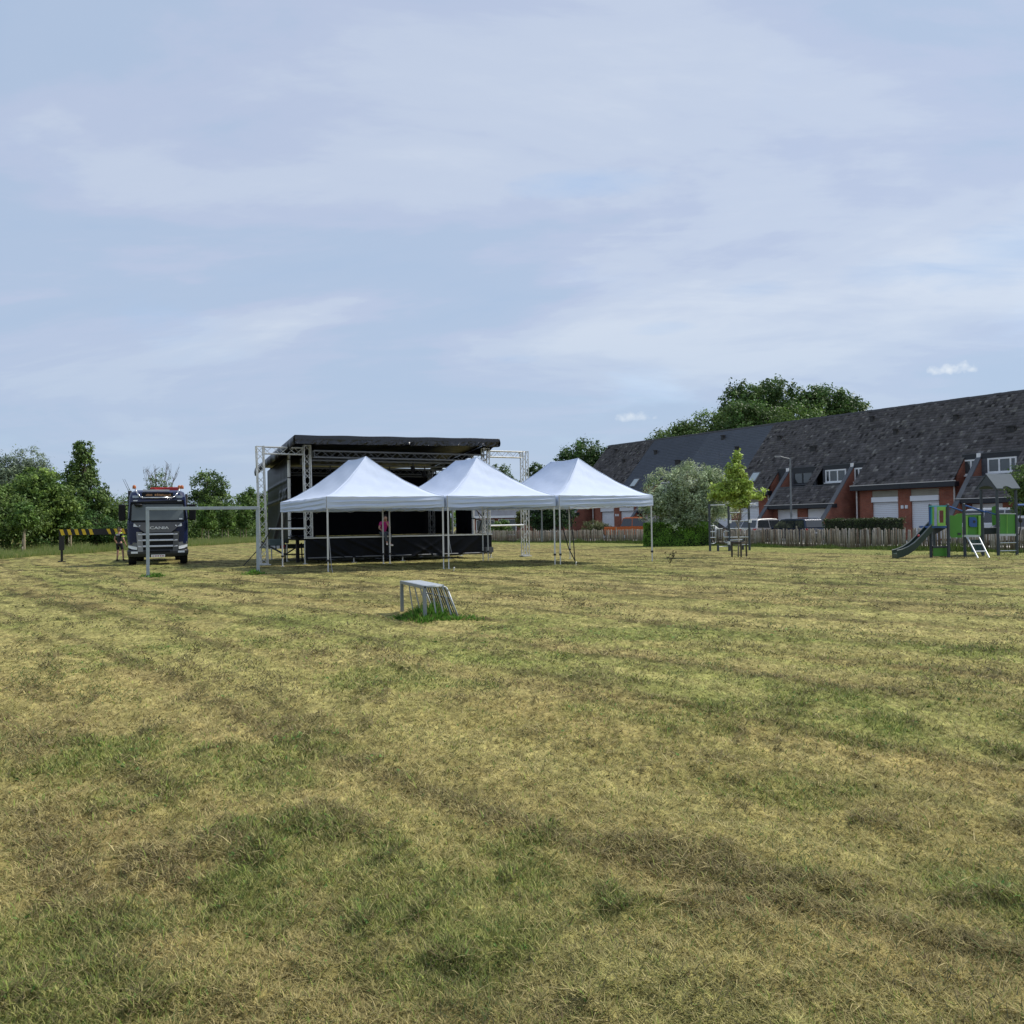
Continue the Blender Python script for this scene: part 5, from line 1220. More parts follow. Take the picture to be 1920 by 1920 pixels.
    # chassis, flatbed and rear wheels
    m = MB(); m.b2((-.45, -.6, .55), (.45, 8.3, .85)); m.b2((-1.2, -.3, .35), (1.2, .9, .42)); m.build('chassis', DK, T)
    m = MB(); m.b2((-1.25, 3.0, 1.05), (1.25, 8.6, 1.2)); m.b2((-1.25, 3.0, 1.2), (1.25, 3.08, 2.2)); m.build('flatbed', M('flatbed_grey', (.14, .14, .15), .7), T)
    for y in (5.6, 7.0):
        for s in (-1, 1): wheel(T, (s * 1.02, y, .5), .5, .5, (1, 0, 0), s)
    RED = M('crane_red', (.45, .02, .015), .35, var=.1)
    m = MB(); m.b2((-.35, 1.9, .9), (.35, 2.7, 2.6)); m.bar((-.1, 2.3, 2.6), (.1, 2.2, 3.55), .45, .4); m.bar((-.35, 2.3, 3.52), (.95, 2.3, 3.55), .3, .26); m.bar((-.9, 2.3, 3.2), (.4, 2.3, 3.45), .2); m.build('crane', RED, T, bevel=.02)
    # rear outrigger with warning stripes
    yo = 7.7; bm = M('outrigger_black', (.012, .012, .013), .5)
    m = MB(); m.b2((-4.86, yo - .11, 1.40), (-.4, yo + .11, 1.71)); ob = m.build('outrigger_beam', bm, T)
    m = MB()
    for x in (-4.83, -4.49, -4.15, -3.81, -3.47):
        m.prism([(x, yo - .118, 1.705), (x + .16, yo - .118, 1.705), (x + .25, yo - .118, 1.41), (x + .09, yo - .118, 1.41)], (0, .006, 0))
    for x in (-2.62, -2.27, -1.93): m.prism([(x, yo - .118, 1.705), (x + .16, yo - .118, 1.705), (x + .25, yo - .118, 1.42), (x + .13, yo - .118, 1.42)], (0, .006, 0))
    m.build('warning_stripes', M('warning_yellow', (.70, .48, .02), .5), ob)
    m = MB(); m.b2((-4.86, yo - .1, .62), (-4.62, yo + .1, 1.36)); m.tube((-4.74, yo, .05), (-4.74, yo, .7), .06, n=10); m.b2((-4.92, yo - .18, 0), (-4.56, yo + .18, .05)); m.build('support_leg', bm, T)
truck()

# ------------------------------------------------------------------ cars
def car(label, cat, loc, ang, paint, L=4.4, Wd=1.78, H=1.48, kind='hatch', detail=True, name='parked_car'):
    T = thing(name, label, cat, (loc[0], loc[1], .14), ang, 'cars parked along the street')
    P = M(*paint); DK = M('car_dark_trim', (.02, .02, .022), .5); GLs = M('car_glass', (.02, .024, .028), .05, var=.2, spec=.9)
    hl, hw = L / 2, Wd / 2                                   # front is at -y
    bz = .92 if kind != 'pickup' else 1.08; gz = .28 if kind != 'pickup' else .42
    prof = {'hatch': [(-hl, .42), (-hl + .03, .68), (-hl + .35, .82), (-hl + 1.05, bz), (hl - .12, bz + .06), (hl, .80), (hl - .02, .42)],
            'estate': [(-hl, .42), (-hl + .03, .68), (-hl + .4, .84), (-hl + 1.15, bz), (hl - .10, bz + .05), (hl, .80), (hl - .02, .42)],
            'pickup': [(-hl, .55), (-hl + .02, .95), (-hl + .25, 1.08), (-hl + 1.35, 1.14), (hl - .02, 1.14), (hl, 1.1), (hl, .6)],
            'van': [(-hl, .42), (-hl + .03, .8), (-hl + .3, 1.0), (-hl + .75, 1.12), (hl - .03, 1.15), (hl, 1.1), (hl - .02, .4)]}[kind]
    # lower body: profile swept across with rounded shoulders
    ring = prof + [(hl - .05, gz), (-hl + .08, gz)]
    m = MB(); secs = [(-hw, .90), (-hw + .05, .98), (-hw + .18, 1.0), (hw - .18, 1.0), (hw - .05, .98), (hw, .90)]; n = len(ring); vs = []
    for x, k in secs:
        for (y, z) in ring: vs.append((x, y * (.985 if abs(x) > hw - .1 else 1), .6 + (z - .6) * k))
    fs = [(j * n + i, j * n + (i + 1) % n, (j + 1) * n + (i + 1) % n, (j + 1) * n + i) for j in range(len(secs) - 1) for i in range(n)] + [tuple(range(n)), tuple(range((len(secs) - 1) * n, len(secs) * n))[::-1]]
    body = m.add(vs, fs).build('body', P, T, bevel=.03, smooth=False)
    top = {'hatch': [(-hl + 1.0, bz - .02), (-hl + 1.85, H - .04), (-hl + 2.4, H), (hl - .75, H - .03), (hl - .42, H - .10), (hl - .10, bz + .02)],
           'estate': [(-hl + 1.1, bz - .02), (-hl + 1.9, H - .04), (-hl + 2.5, H), (hl - .6, H - .02), (hl - .34, H - .08), (hl - .06, bz + .02)],
           'pickup': [(-hl + 1.3, 1.12), (-hl + 2.0, H - .04), (-hl + 2.5, H), (-hl + 3.3, H - .02), (-hl + 3.55, H - .1), (-hl + 3.75, 1.12)],
           'van': [(-hl + .65, 1.1), (-hl + 1.45, H - .06), (-hl + 2.0, H), (hl - .3, H - .02), (hl - .1, H - .1), (hl - .04, 1.1)]}[kind]
    zb = top[0][1]
    def gw(z): return hw - .06 - (z - zb) * .30
    def shell(off, pr): 
        q = MB(); vs = [(-gw(z) + off, y, z) for y, z in pr] + [(gw(z) - off, y, z) for y, z in pr]; k = len(pr)
        return q.add(vs, [(i, (i + 1) % k, k + (i + 1) % k, k + i) for i in range(k)] + [tuple(range(k))[::-1], tuple(range(k, 2 * k))])
    cabm = shell(0, top).build('cabin', P, body, bevel=.04)
    # glass: front, rear and side panes set a little proud
    g = MB(); e = .012
    (ya, za), (yb, zb2) = top[0], top[1]; ds = [(.08, .95)]
    def slant(A, B, s):
        f = lambda t: (A[0] + (B[0] - A[0]) * t, A[1] + (B[1] - A[1]) * t)
        (y0, z0), (y1, z1) = f(.08), f(.92)
        g.add([(-gw(z0) + .10, y0 + s * e, z0 + e), (gw(z0) - .10, y0 + s * e, z0 + e), (gw(z1) - .10, y1 + s * e, z1 + e), (-gw(z1) + .10, y1 + s * e, z1 + e)], [(0, 1, 2, 3)])
    slant(top[0], top[1], -1); g.build('windscreen', GLs, cabm)
    g = MB(); slant(top[-1], top[-2], 1); g.build('rear_window', GLs, cabm)
    ys, ye = top[0][0], top[-1][0]; zt = H - .13; npn = 3 if kind in ('estate', 'van') else 2
    for s in (-1, 1):
        g = MB(); f0, f1 = top[1][0] - .12, top[-2][0] - .02
        for k in range(npn):
            a0 = f0 + (f1 - f0) * k / npn + .03; a1 = f0 + (f1 - f0) * (k + 1) / npn - .03
            b0 = a0 - (.62 if k == 0 else 0); b1 = a1 + (.22 if k == npn - 1 else 0); zl = zb + .05
            g.add([(s * (gw(zl) + e), b0, zl), (s * (gw(zl) + e), b1, zl), (s * (gw(zt) + e), a1, zt), (s * (gw(zt) + e), a0, zt)], [(0, 1, 2, 3)])
        g.build('side_window', GLs, cabm)
        m = MB(); m.b2((s * (hw - .30), hl - .10, .74), (s * (hw - .04), hl + .008, .92)); m.build('tail_light', M('tail_lamp_red', (.42, .02, .03), .25), body)
        m = MB(); m.b2((s * (hw - .34), -hl - .006, .66), (s * (hw - .05), -hl + .12, .78)); m.build('headlight', M('headlamp_clear'), body)
        m = MB(); m.box((s * (hw + .09), ys + .35, zb + .06), (.18, .1, .13)); m.build('mirror', P if kind != 'pickup' else DK, body, bevel=.03)
        r = .33 if kind != 'pickup' else .39
        for y in (-hl + .85, hl - .85): wheel(T, (s * (hw - .12), y, r), r, .22, (1, 0, 0), s)
    m = MB(); m.b2((-.26, hl + .002, .60), (.26, hl + .014, .71)); m.build('number_plate', WHITEP, body)
    m = MB(); m.b2((-hw + .06, hl - .03, .36), (hw - .06, hl + .02, .50)); m.b2((-hw + .06, -hl - .02, .36), (hw - .06, -hl + .03, .5)); m.build('bumper', DK, body)
    if kind == 'pickup':
        m = MB(); y0 = -hl + 3.78
        m.b2((-hw + .1, y0, 1.14), (hw - .1, hl - .06, 1.165)); m.build('bed_cover', DK, body)
    if kind == 'estate':
        m = MB()
        for s in (-1, 1): m.tube((s * (gw(H) - .05), top[2][0], H + .045), (s * (gw(H) - .05), top[3][0], H + .045), .018, n=6)
        m.build('roof_rail', M('car_silver_trim', (.5, .5, .52), .3, .7), cabm)
    return T
def at(px, Y): p = W(px, 985, Y); return (p.x, p.y)
def face(dx, dy): return math.atan2(dx, -dy)                 # heading of the front (-y) along (dx, dy)
NV = ('car_navy', (.016, .026, .05), .2, .3, .05); SV = ('car_silver', (.52, .51, .50), .3, .5, .05); WH = ('car_white', (.70, .71, .72), .3, 0., .04); GY = ('car_grey', (.10, .10, .11), .3, .4, .05); OR = ('car_orange', (.46, .11, .02), .3, .3, .06); GR = ('car_pale', (.42, .46, .45), .3, .4, .05)
car('dark blue estate car seen from behind, parked by the palings below the street lamp', 'car', at(1487, 55.5), face(-.34, .94), NV, 4.55, 1.8, 1.56, 'estate')
car('silver hatchback with red tail light, partly behind the dark blue estate', 'car', at(1440, 60.5), face(.86, .5), SV, 4.2, 1.76, 1.62, 'hatch')
car('dark grey car glimpsed through the climbing frame bars', 'car', at(1390, 63), face(-.3, .95), GY, 4.3, 1.78, 1.46, 'hatch')
car('pale silver car with only its roof showing above the box hedge', 'car', at(1328, 65.5), face(.8, -.6), GR, 4.4, 1.78, 1.58, 'hatch')
car('orange pickup truck with open bed behind the fence, by the right tent', 'pickup', at(1190, 75.5), face(.96, -.28), OR, 5.2, 1.88, 1.98, 'pickup', name='pickup_truck')
car('white van behind the roofed playground tower', 'van', at(1853, 47.0), face(-.62, .78), WH, 4.6, 1.85, 1.95, 'van')
car('silver grey car at the right edge behind the playground', 'car', at(1912, 42.5), face(-.55, .83), SV, 4.3, 1.78, 1.5, 'hatch')

def street_lamp(label, px, Y, ytop, arm):
    p = W(px, 985, Y); top = W(px, ytop, Y).z
    T = thing('street_lamp', label, 'street lamp', (p.x, p.y, .1), 0)
    gm = M('lamp_post_grey', (.20, .215, .225), .5, .3)
    m = MB(); m.tube((0, 0, 0), (0, 0, 1.1), .10, .10, 10); m.tube((0, 0, 1.1), (0, 0, top), .07, .05, 10); m.build('pole', gm, T)
    if arm:
        m = MB(); m.tube((0, 0, top - .04), (-.75, -.2, top + .12), .03, n=6); m.build('arm', gm, T)
        m = MB(); m.box((-.92, -.24, top + .13), (.42, .14, .06)); m.build('lamp_head', gm, T, bevel=.03)
        m = MB(); m.box((-.92, -.24, top + .09), (.34, .1, .02)); m.build('diffuser', WHITEP, T)
street_lamp('tall grey street lamp in front of the terrace, behind the dark blue car', 1484, 57.5, 862, True)
street_lamp('plain grey post under the right tent in front of the dark evergreen', 1016, 74, 950, False)
# ------------------------------------------------------------------ people
def skin(name, nodes, edges, mat, parent, root=0, sub=2):
    "one continuous surface grown over a skeleton: nodes (x, y, z, radius[, radius_y])"
    me = bpy.data.meshes.new(name); me.from_pydata([n[:3] for n in nodes], edges, []); me.update()
    o = bpy.data.objects.new(name, me); COL.objects.link(o); me.materials.append(mat); o.parent = parent
    m = o.modifiers.new('skin', 'SKIN'); m.use_smooth_shade = True
    lay = me.skin_vertices[0].data if len(me.skin_vertices) else None
    if lay is None:
        bpy.context.view_layer.objects.active = o
        bpy.ops.mesh.customdata_skin_add(); lay = me.skin_vertices[0].data
    for i, n in enumerate(nodes):
        lay[i].radius = (n[3], n[4] if len(n) > 4 else n[3]); lay[i].use_root = (i == root)
    s = o.modifiers.new('sub', 'SUBSURF'); s.levels = sub; s.render_levels = sub
    return o
def hand(nodes, edges, wrist, d, side, k):
    "palm, four unequal bent fingers and a thumb beyond joint index wrist"
    w = Vector(nodes[wrist][:3]); d = Vector(d).normalized(); s = Vector(side).normalized(); n = d.cross(s).normalized()
    p = w + d * .075; nodes.append((*p, .026, .016)); pi = len(nodes) - 1; edges.append((wrist, pi))
    for i, (o, l) in enumerate(((-.028, .062), (-.010, .074), (.010, .070), (.028, .055))):
        a = p + s * o + d * .03; b = a + d * l * .55 + n * k * .012; c = b + d * l * .45 + n * k * .03
        nodes += [(*a, .0105), (*b, .0095), (*c, .0075)]; j = len(nodes) - 3; edges += [(pi, j), (j, j + 1), (j + 1, j + 2)]
    a = w + d * .035 + s * -.035; b = a + d * .035 + s * -.02 + n * k * .015
    nodes += [(*a, .012), (*b, .009)]; j = len(nodes) - 2; edges += [(wrist, j), (j, j + 1)]

def figure(label, loc, rz, J, skincol, haircol, shirt, legs, shoe, sleeve=.55, leglen=.45, extra=None):
    "J: joint positions, front along -y"
    T = thing('person', label, 'person', loc, rz); V3 = lambda k: Vector(J[k])
    sk = M('skin', skincol, .5, var=.06)
    N = []; E = []; ix = {}
    def nd(k, r, ry=None, pos=None):
        p = pos or J[k]; N.append((*p, r, ry or r)); ix[k] = len(N) - 1; return len(N) - 1
    nd('pelvis', .105, .085); nd('waist', .095, .07); nd('chest', .112, .085); nd('neck', .052); nd('jaw', .068, .075); nd('head', .082, .092); nd('crown', .060, .07)
    E += [(0, 1), (1, 2), (2, 3), (3, 4), (4, 5), (5, 6)]
    h = V3('head'); hd = V3('look').normalized(); sx = hd.cross(Vector((0, 0, 1))).normalized()
    N.append((*(h + hd * .105 - Vector((0, 0, .025))), .014)); E.append((ix['head'], len(N) - 1))
    for s_ in (-1, 1): N.append((*(h + sx * s_ * .092 - Vector((0, 0, .015))), .016)); E.append((ix['head'], len(N) - 1))
    for s_ in 'lr':
        nd('sh' + s_, .058); nd('el' + s_, .042); nd('wr' + s_, .028); E += [(ix['chest'], ix['sh' + s_]), (ix['sh' + s_], ix['el' + s_]), (ix['el' + s_], ix['wr' + s_])]
        d = V3('wr' + s_) - V3('el' + s_); hand(N, E, ix['wr' + s_], J.get('hd' + s_, d), (0, -1, 0) if abs(d.normalized().y) < .8 else (1, 0, 0), 1 if s_ == 'l' else -1)
        nd('hip' + s_, .082); nd('kn' + s_, .056); nd('an' + s_, .038); nd('toe' + s_, .034); E += [(0, ix['hip' + s_]), (ix['hip' + s_], ix['kn' + s_]), (ix['kn' + s_], ix['an' + s_]), (ix['an' + s_], ix['toe' + s_])]
    skin('body', N, E, sk, T)
    # clothes follow the body
    n2 = [(*J['pelvis'], .135, .112), (*J['waist'], .13, .10), (*J['chest'], .152, .115), (*(V3('chest').lerp(V3('neck'), .55)), .085, .08)]; e2 = [(0, 1), (1, 2), (2, 3)]
    for s_ in 'lr':
        k = len(n2); n2 += [(*J['sh' + s_], .072), (*V3('sh' + s_).lerp(V3('el' + s_), sleeve), .062)]; e2 += [(2, k), (k, k + 1)]
    so = skin('shirt', n2, e2, shirt, T, 1)
    n2 = [(*(V3('pelvis') + Vector((0, 0, .02))), .140, .118)]; e2 = []
    for s_ in 'lr':
        k = len(n2); n2 += [(*J['hip' + s_], .098), (*V3('hip' + s_).lerp(V3('kn' + s_), min(1, leglen * 2)), .076)]; e2 += [(0, k), (k, k + 1)]
        if leglen > .5: n2.append((*V3('kn' + s_).lerp(V3('an' + s_), (leglen - .5) * 2), .058)); e2.append((k + 1, k + 2))
    skin('trousers', n2, e2, legs, T, 0)
    for s_ in 'lr':
        a, t = V3('an' + s_), V3('toe' + s_); d = (t - a)
        skin('shoe', [(*(a + Vector((0, 0, .03))), .050), (*(a - Vector((0, 0, .035)) - d * .12), .046), (*(a + d * .55 - Vector((0, 0, .02))), .046, .040), (*(t + d * .12), .040, .034)], [(0, 1), (1, 2), (2, 3)], shoe, T, 0)
    hp = [(h + Vector((0, 0, .055)) - hd * .03), (h - hd * .06 + Vector((0, 0, .01))), (V3('jaw') - hd * .055)]
    skin('hair', [(*hp[0], .088, .092), (*hp[1], .078), (*hp[2], .05 if haircol[0] > .08 else .058)], [(0, 1), (1, 2)], M('hair_%d' % (haircol[0] * 1000), haircol, .6), T, 1)
    if extra: extra(T)
    return T
def people():
    p = W(224, 1000, 44.4)
    J = dict(pelvis=(0, 0, .95), waist=(0, .01, 1.12), chest=(0, .02, 1.33), neck=(0, 0, 1.50), jaw=(0, -.03, 1.57), head=(0, -.03, 1.66), crown=(0, -.02, 1.73), look=(0, -1, -.2),
             shl=(.185, .02, 1.42), ell=(.26, .05, 1.14), wrl=(.25, -.10, .92), shr=(-.185, .02, 1.42), elr=(-.30, .08, 1.16), wrr=(-.36, -.02, .90),
             hipl=(.10, 0, .88), knl=(.12, -.01, .48), anl=(.14, .03, .09), toel=(.16, -.15, .045), hipr=(-.10, 0, .88), knr=(-.16, -.05, .49), anr=(-.20, -.03, .09), toer=(-.24, -.20, .045))
    dark = M('navy_work_shirt', (.012, .014, .022), .8, var=.15); yel = M('hi_vis_yellow', (.55, .72, .06), .6, var=.05)
    def vest(T):
        for s_ in (-1, 1):
            skin('shoulder_band', [(s_ * .09, .05, 1.465, .055, .065), (s_ * .195, .03, 1.43, .084, .086)], [(0, 1)], yel, T, 1)
        m = MB(); m.tube((-.275, .062, 1.26), (-.262, .055, 1.30), .070, n=10); m.build('sleeve_band', yel, T)
        m = MB(); m.b2((-.11, .135, 1.36), (.11, .145, 1.395)); m.build('reflective_strip', WHITEP, T)
    figure('man in dark work clothes with bright yellow shoulders standing beside the truck', (p.x, p.y, 0), math.radians(165), J, (.42, .24, .17), (.16, .13, .10), dark, M('dark_shorts', (.012, .013, .016), .85, var=.15), M('dark_shoe', (.015, .015, .015), .7), .5, .40, vest)
    b = Vector((math.cos(SYAW), math.sin(SYAW), 0)); loc = SORG + b * 3.62 + Vector((0, 0, 1.17))
    J = dict(pelvis=(0, .10, .13), waist=(.01, .10, .30), chest=(.03, .06, .52), neck=(.03, 0, .68), jaw=(.02, -.07, .74), head=(.02, -.09, .815), crown=(.02, -.08, .885), look=(-.1, -1, -.7),
             shl=(.205, .05, .60), ell=(.25, -.06, .34), wrl=(.08, -.17, .55), hdl=(-.3, -.1, .9), shr=(-.15, .05, .59), elr=(-.25, -.02, .33), wrr=(-.22, -.25, .27),
             hipl=(.10, .06, .095), knl=(.16, -.36, .06), anl=(.12, -.40, -.37), toel=(.20, -.56, -.43), hipr=(-.09, .06, .095), knr=(-.08, -.36, .06), anr=(-.02, -.42, -.33), toer=(-.07, -.58, -.38))
    figure('person in magenta shirt and white shoes sitting on the black stage edge', loc, SYAW, J, (.50, .29, .22), (.014, .011, .010), M('magenta_shirt', (.40, .015, .16), .8, var=.1), M('grey_jeans', (.065, .075, .088), .85, var=.2), M('white_shoe', (.76, .76, .78), .6, var=.04), .62, .93)
people()

# ------------------------------------------------------------------ playground
def playground():
    Yp = 34.4; o = G(1800, 1044); T = thing('playground_tower', 'green and blue playground tower with grey slide and small pitched roof', 'play equipment', (o.x, o.y, 0), 0)
    PG = M('play_post_grey', (.055, .066, .078), .5, .2, var=.08); GRN = M('play_green', (.075, .265, .03), .45, var=.05, scale=2); LIM = M('play_lime', (.24, .50, .08), .45, var=.04)
    BLU = M('play_blue', (.025, .09, .30), .4, var=.06); TEA = M('play_teal', (.06, .36, .38), .4, var=.04); LIL = M('play_lilac', (.38, .42, .62), .5); LG = M('play_light_steel', (.52, .55, .57), .4, .4, var=.05)
    SL = M('slide_green_grey', (.022, .042, .032), .4, .0, var=.08); RF = M('play_roof_grey', (.10, .118, .135), .9, .0, var=.05, spec=.08); DKP = M('play_dark', (.03, .036, .045), .5)
    def S(z): return z
    def P(px, py, Y=Yp): return W(px, py, Y)
    def post(px, pyt, Y, r=.058):
        g = G_at(px, Y); z = W(px - 1, pyt, Y).z; m = MB(); m.tube((g.x, g.y, -.05), (g.x, g.y, z), r, n=12); m.ball((g.x, g.y, z), (r, r, r * .5)); m.build('post', PG, T, True, smooth=False)
    def G_at(px, Y):                                         # foot of a post whose ground contact appears near px
        p = W(px, 985 - (px - 960) * .0157 + FOC * EYE / Y, Y); return Vector((p.x, p.y, 0))
    def panel(pts, Y, mat, name, th=.03, Yb=None, par=T):
        q = [W(x, y, Y if Yb is None else Y + (Yb - Y) * (x - pts[0][0]) / ((pts[1][0] - pts[0][0]) or 1)) for x, y in pts]
        return MB().prism(q, (0, th, 0)).build(name, mat, par, True)
    post(1746, 946, 34.3); post(1779, 946, 34.0, .062); post(1809.5, 945, 34.6); post(1842, 919, 36.2); post(1872, 919, 34.8); post(1907, 919, 35.2); post(1843.5, 958, 34.9); post(1752, 990, 36)
    # slide: curved trough with side walls
    cl = [(1747, 983), (1733, 998), (1722, 1010), (1710, 1022), (1698, 1030), (1686, 1035), (1677, 1037)]
    c = []
    for i, (x, y) in enumerate(cl): c.append(W(x, y, 34.2 - .12 * i))
    t = MB(); vs = []
    for p in c:
        for (dy, dz) in ((-.26, .09), (-.24, .10), (-.22, -.03), (.22, -.03), (.24, .10), (.26, .09), (.25, -.20), (-.25, -.20)): vs.append(p + Vector((.05 * dy, dy, dz)))
    n = 8; t.add(vs, [(j * n + i, j * n + (i + 1) % n, (j + 1) * n + (i + 1) % n, (j + 1) * n + i) for j in range(len(c) - 1) for i in range(n)] + [tuple(range(n)), tuple(range((len(c) - 1) * n, len(c) * n))])
    s = t.build('slide', SL, T, True)
    for dy in (-.25, .25): MB().path([p + Vector((.05 * dy, dy, .11)) for p in c], .022, 6).build('rail', M('slide_rim', (.16, .18, .17), .4, .2), s, True)
    k = MB(); k.ball(W(1722.5, 1004.5, 33.9), .05); k.build('knob', M('play_red', (.45, .03, .04), .4), s, True)
    # left cabin: ribbed bay with window hole
    fl = panel([(1744, 986), (1775, 986), (1775, 990), (1744, 990)], 33.9, BLU, 'floor', .9)
    for i, (a, b_, mt) in enumerate(((1742.5, 1746, BLU), (1746, 1749, TEA), (1749, 1752.5, LIM), (1752.5, 1755.5, LIL), (1755.5, 1758, LIL))):
        panel([(a, 950), (b_, 950), (b_, 986), (a, 986)], 33.95 - .05 * i, mt, 'side_panel', .04)
    m = MB()
    for q in ([(1758, 950), (1773, 950), (1773, 957), (1758, 957)], [(1758, 957), (1760, 957), (1760, 980), (1758, 980)], [(1769.5, 957), (1773, 957), (1773, 980), (1769.5, 980)], [(1758, 980), (1773, 980), (1773, 986), (1758, 986)]): m.prism([W(x, y, 33.7) for x, y in q], (0, .03, 0))
    m.build('window_panel', LIM, T, True)
    panel([(1744, 948), (1775, 947.5), (1775, 950), (1744, 950.5)], 33.85, TEA, 'top_rail', .12)
    panel([(1757, 990), (1775, 990), (1757, 1000), (1752, 1003), (1752, 990)], 34.3, DKP, 'bracket', .08)
    panel([(1750, 1027.5), (1776, 1027.5), (1776, 1043), (1750, 1043)], 34.2, GRN, 'panel', .03); panel([(1750, 1024), (1776, 1024), (1776, 1027), (1750, 1027)], 34.15, DKP, 'seat', .3)
    # bridge panels
    pn = panel([(1781, 966), (1785, 966.5), (1790, 967), (1796, 963), (1804, 962.5), (1804, 1008), (1784, 1008), (1781, 1004)], 34.2, GRN, 'panel', .03)
    panel([(1796, 999), (1802, 999), (1802, 1003), (1796, 1003)], 34.17, DKP, 'plate', .02, par=pn)
    pn = panel([(1810, 966), (1839, 965), (1839, 1005), (1810, 1006)], 34.7, GRN, 'panel', .03)
    for a, b_ in ((1810.5, 1814.5), (1835, 1839)): panel([(a, 967), (b_, 967), (b_, 1004), (a, 1004)], 34.62, LIM, 'edge_strip', .06, par=pn)
    q = [(1817, 970), (1827, 969.5), (1831, 972), (1832, 977), (1832, 988), (1820, 988), (1817, 985)]
    bl = panel(q, 34.64, BLU, 'blue_shield', .03, par=pn); m = MB(); m.tube(W(1826.5, 978, 34.62), W(1826.5, 978, 34.66), .055, n=12); m.build('hole', DKP, pn, True)
    panel([(1810, 1003), (1837, 1003), (1837, 1007), (1810, 1007)], 34.45, LG, 'step', .25)
    panel([(1810, 963), (1840, 962), (1840, 963.5), (1810, 964.8)], 34.7, LG, 'top_rail', .05)
    for (x0, y0, x1, y1) in ((1779, 949.5, 1805, 958.5), (1811, 948, 1848, 960.5), (1848, 959, 1867, 965)): m = MB(); m.tube(W(x0, y0, 34.5), W(x1, y1, 34.9), .035, n=8); m.build('hand_rail', BLU, T, True)
    # ladder
    m = MB()
    for (x0, y0, x1, y1) in ((1814, 1008, 1834, 1047), (1836, 1008, 1855, 1046)): m.tube(W(x0, y0, 34.3), G(x1, y1), .028, n=8)
    for t_ in (.33, .68):
        m.tube(W(1814, 1008, 34.3).lerp(G(1834, 1047), t_), W(1836, 1008, 34.3).lerp(G(1855, 1046), t_), .024, n=8)
    m.build('ladder', LG, T, True)
    panel([(1829, 1012), (1842, 1012), (1841, 1036), (1831, 1036)], 35.8, M('play_barrel', (.03, .085, .10), .5), 'crawl_panel', .4)
    # roofed tower
    panel([(1843, 990), (1870, 989.5), (1870, 1001), (1843, 1002)], 35.3, DKP, 'platform', 1.2)
    panel([(1860, 951), (1867, 948), (1868, 983), (1861, 986)], 36, GRN, 'panel', .03)
    pn = panel([(1875, 964), (1904, 964), (1904, 1001), (1875, 1001)], 34.9, GRN, 'panel', .03, 35.2)
    panel([(1888.2, 965), (1889, 965), (1889, 1001), (1888.2, 1001)], 34.95, LIM, 'seam', .02, par=pn)
    panel([(1874, 962.3), (1905, 962.3), (1905, 964), (1874, 964)], 34.9, LG, 'top_rail', .05); panel([(1874, 1001), (1905, 1001), (1905, 1005), (1874, 1005)], 34.85, LG, 'bottom_rail', .12)
    for y in (1018, 1033): m = MB(); m.tube(W(1875, y, 34.8), W(1906, y - .5, 35.2), .022, n=8); m.build('rung', LG, T, True)
    m = MB(); m.tube(W(1844, 999.5, 36.4), W(1902, 999, 36.6), .02, n=6); m.build('rear_rail', LG, T, True)
    # pitched roof
    A, Bf = W(1849, 890.5, 35.6), W(1895, 889.5, 36.1); L0, R0, R1 = W(1828.5, 918, 36.7), W(1869, 917, 34.6), W(1913, 916.5, 35.1); L1 = L0 + (Bf - A)
    m = MB(); nrm = Vector((0, 0, .03))
    # right slope with a scalloped lower edge
    e = []
    for t_ in (0, .26, .27, .32, .42, .52, .60, .62, 1):
        lift = 0 if t_ <= .26 or t_ >= .62 else .17 * math.sin((t_ - .26) / .36 * math.pi) ** .6
        p = R0.lerp(R1, t_); e.append(p + (A - R0) * lift)
    m.prism([A] + e + [Bf], nrm); m.prism([A, Bf, L1, L0], nrm); rf = m.build('roof', RF, T, True)
    mid = (L0 + R0) / 2
    ar = [L0.lerp(R0, .5 + .34 * math.cos(a)) + (A - mid) * (.26 * math.sin(a)) for a in [math.pi * k / 8 for k in range(9)]]
    g = [A + (mid - A) * .02, L0] + ar[::-1] + [R0]
    MB().prism([p + Vector((.02, .03, -.01)) for p in g], Vector((.02, .03, 0))).build('gable', DKP, rf, True)
    MB().prism([p + (Bf - A) * .94 + Vector((0, 0, -.01)) for p in g], Vector((.02, .03, 0))).build('gable', DKP, rf, True)
    m = MB(); m.tube(W(1907, 947, 35.2), W(1950, 946, 36.5), .045, n=8); m.build('swing_beam', BLU, T, True)
    m = MB()
    m.path([W(1912, 968, 35.6), W(1914, 990, 35.6), W(1911, 1003, 35.6), W(1907, 1000, 35.4)], .02, 6); m.tube(W(1914, 948, 35.5), W(1913, 972, 35.5), .015, n=5); m.ball(W(1913.5, 975, 35.5), (.08, .08, .12)); m.build('swing_rope', BLACKM, T, True)
playground()

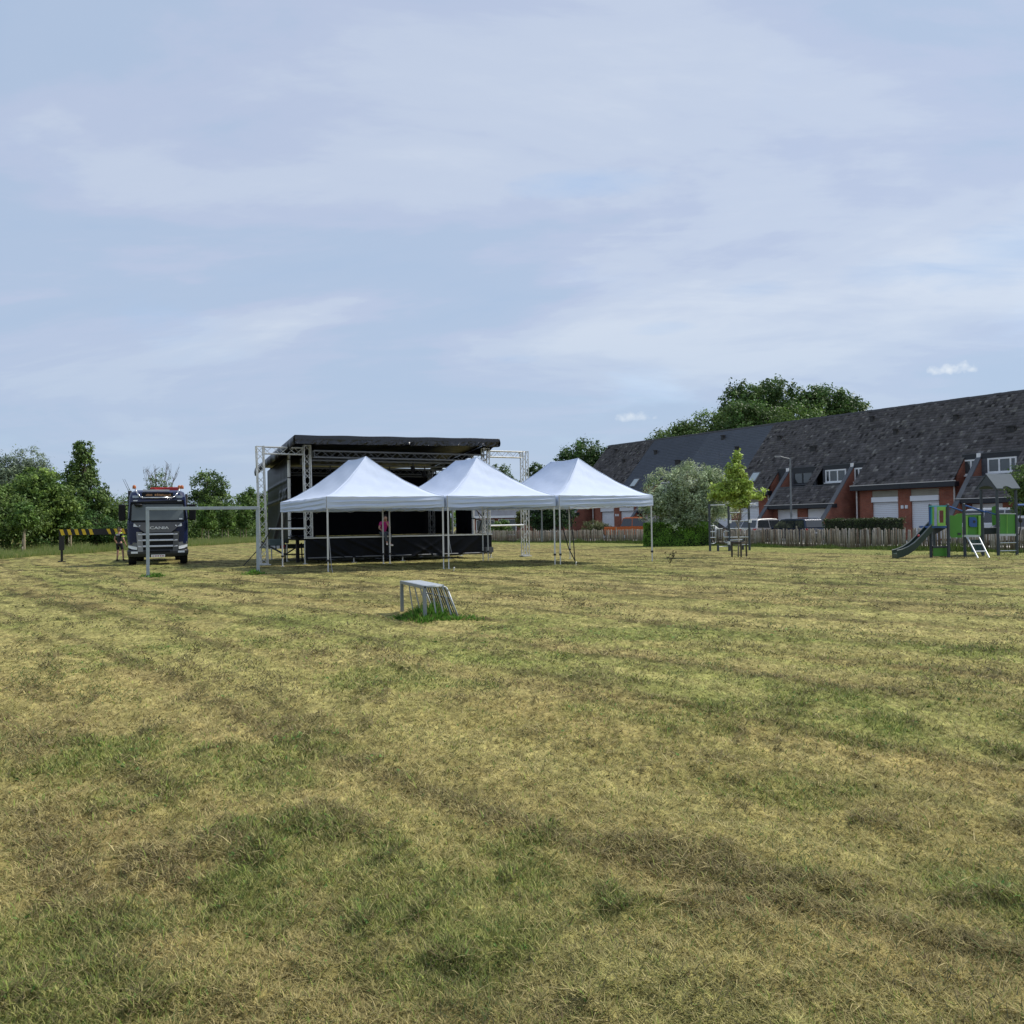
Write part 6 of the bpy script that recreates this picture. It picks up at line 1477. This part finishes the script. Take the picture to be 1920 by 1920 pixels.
def climbing_frame():
    o = G(1368, 1033); T = thing('climbing_frame', 'dark grey climbing frame of posts with pale steel rungs beside the box hedge', 'play equipment', (o.x, o.y, 0))
    PG = M('play_post_grey'); LG = M('play_light_steel'); Y = o.y
    def foot(px, Yq): p = W(px, 985 - (px - 960) * .0157 + FOC * EYE / Yq, Yq); return p
    for px, Yq, yt in ((1331.5, Y, 945), (1367.5, Y, 945), (1405.5, Y + .2, 944), (1346.5, Y - 1.0, 1021), (1369.5, Y + 1.4, 1015), (1393, Y + 1.2, 1010)):
        f = foot(px, Yq); z = W(px - 1, yt, Yq).z; m = MB(); m.tube((f.x, f.y, -.05), (f.x, f.y, z), .062, n=10); m.build('post', PG, T, True)
    def rung(x0, y0, x1, y1, Ya, Yb=None, r=.026): m = MB(); m.tube(W(x0, y0, Ya), W(x1, y1, Yb or Ya), r, n=8); m.build('rung', LG, T, True)
    rung(1331, 947.5, 1366, 946.5, Y)
    for y in (946, 961.5, 977, 991.5, 1007.5): rung(1367, y, 1404.5, y - .6, Y, Y + .2)
    rung(1369, 1013, 1392, 1012, Y - .2); rung(1369, 1022, 1405, 1021, Y + .6, Y + .6); rung(1347, 1025.5, 1368, 1024, Y - 1.0, Y + .2)
    rung(1405, 945.5, 1417, 946, Y + .2, Y + .9, .04)
    for pts in ([(1332, 986), (1340, 986), (1342, 988.5), (1342.3, 1016), (1340, 1019), (1333, 1019.5)], [(1367, 996), (1358, 996), (1357.3, 999), (1357.6, 1014), (1359.5, 1017.5), (1367, 1018)]):
        m = MB(); m.path([W(x, y, Y - .05) for x, y in pts], .024, 8); m.build('loop_ladder', LG, T, True, smooth=True)
    for y in (997, 1008): rung(1332, y, 1342, y, Y - .05)
    rung(1357.5, 1007, 1367, 1007, Y - .05)
    for px, y in ((1368.5, 978), (1406.5, 977), (1366.8, 1018)):
        m = MB(); m.tube(W(px, y - 3, Y), W(px, y + 3, Y), .075, n=10); m.build('clamp', WHITEP, T, True)
    m = MB(); m.box(W(1376, 1016, Y + .6), (.9, .7, .06)); m.build('platform', M('play_dark'), T, True)
climbing_frame()

# a few loose weeds standing on the field near the tent corner
def weed(label, px, py, h, seed):
    p = G(px, py); rs = random.Random(seed); m = MB()
    for i in range(5):
        a = rs.uniform(0, 6.28); t = p + Vector((math.cos(a) * h * .4, math.sin(a) * h * .3, h * rs.uniform(.5, 1))); m.tube(p, t, .008, .004, 4)
        for j in range(3):
            q = p.lerp(t, rs.uniform(.4, 1)); m.add([q, q + Vector((.05, 0, .02)), q + Vector((.07, .02, .07)), q + Vector((.01, .01, .05))], [(0, 1, 2, 3)])
    tag(m.build('weed', M('weed_brown', (.09, .075, .03), .9)), label, 'weed')
weed('dry brown weed standing on the mown field right of the tents', 1256, 1057, .55, 1)
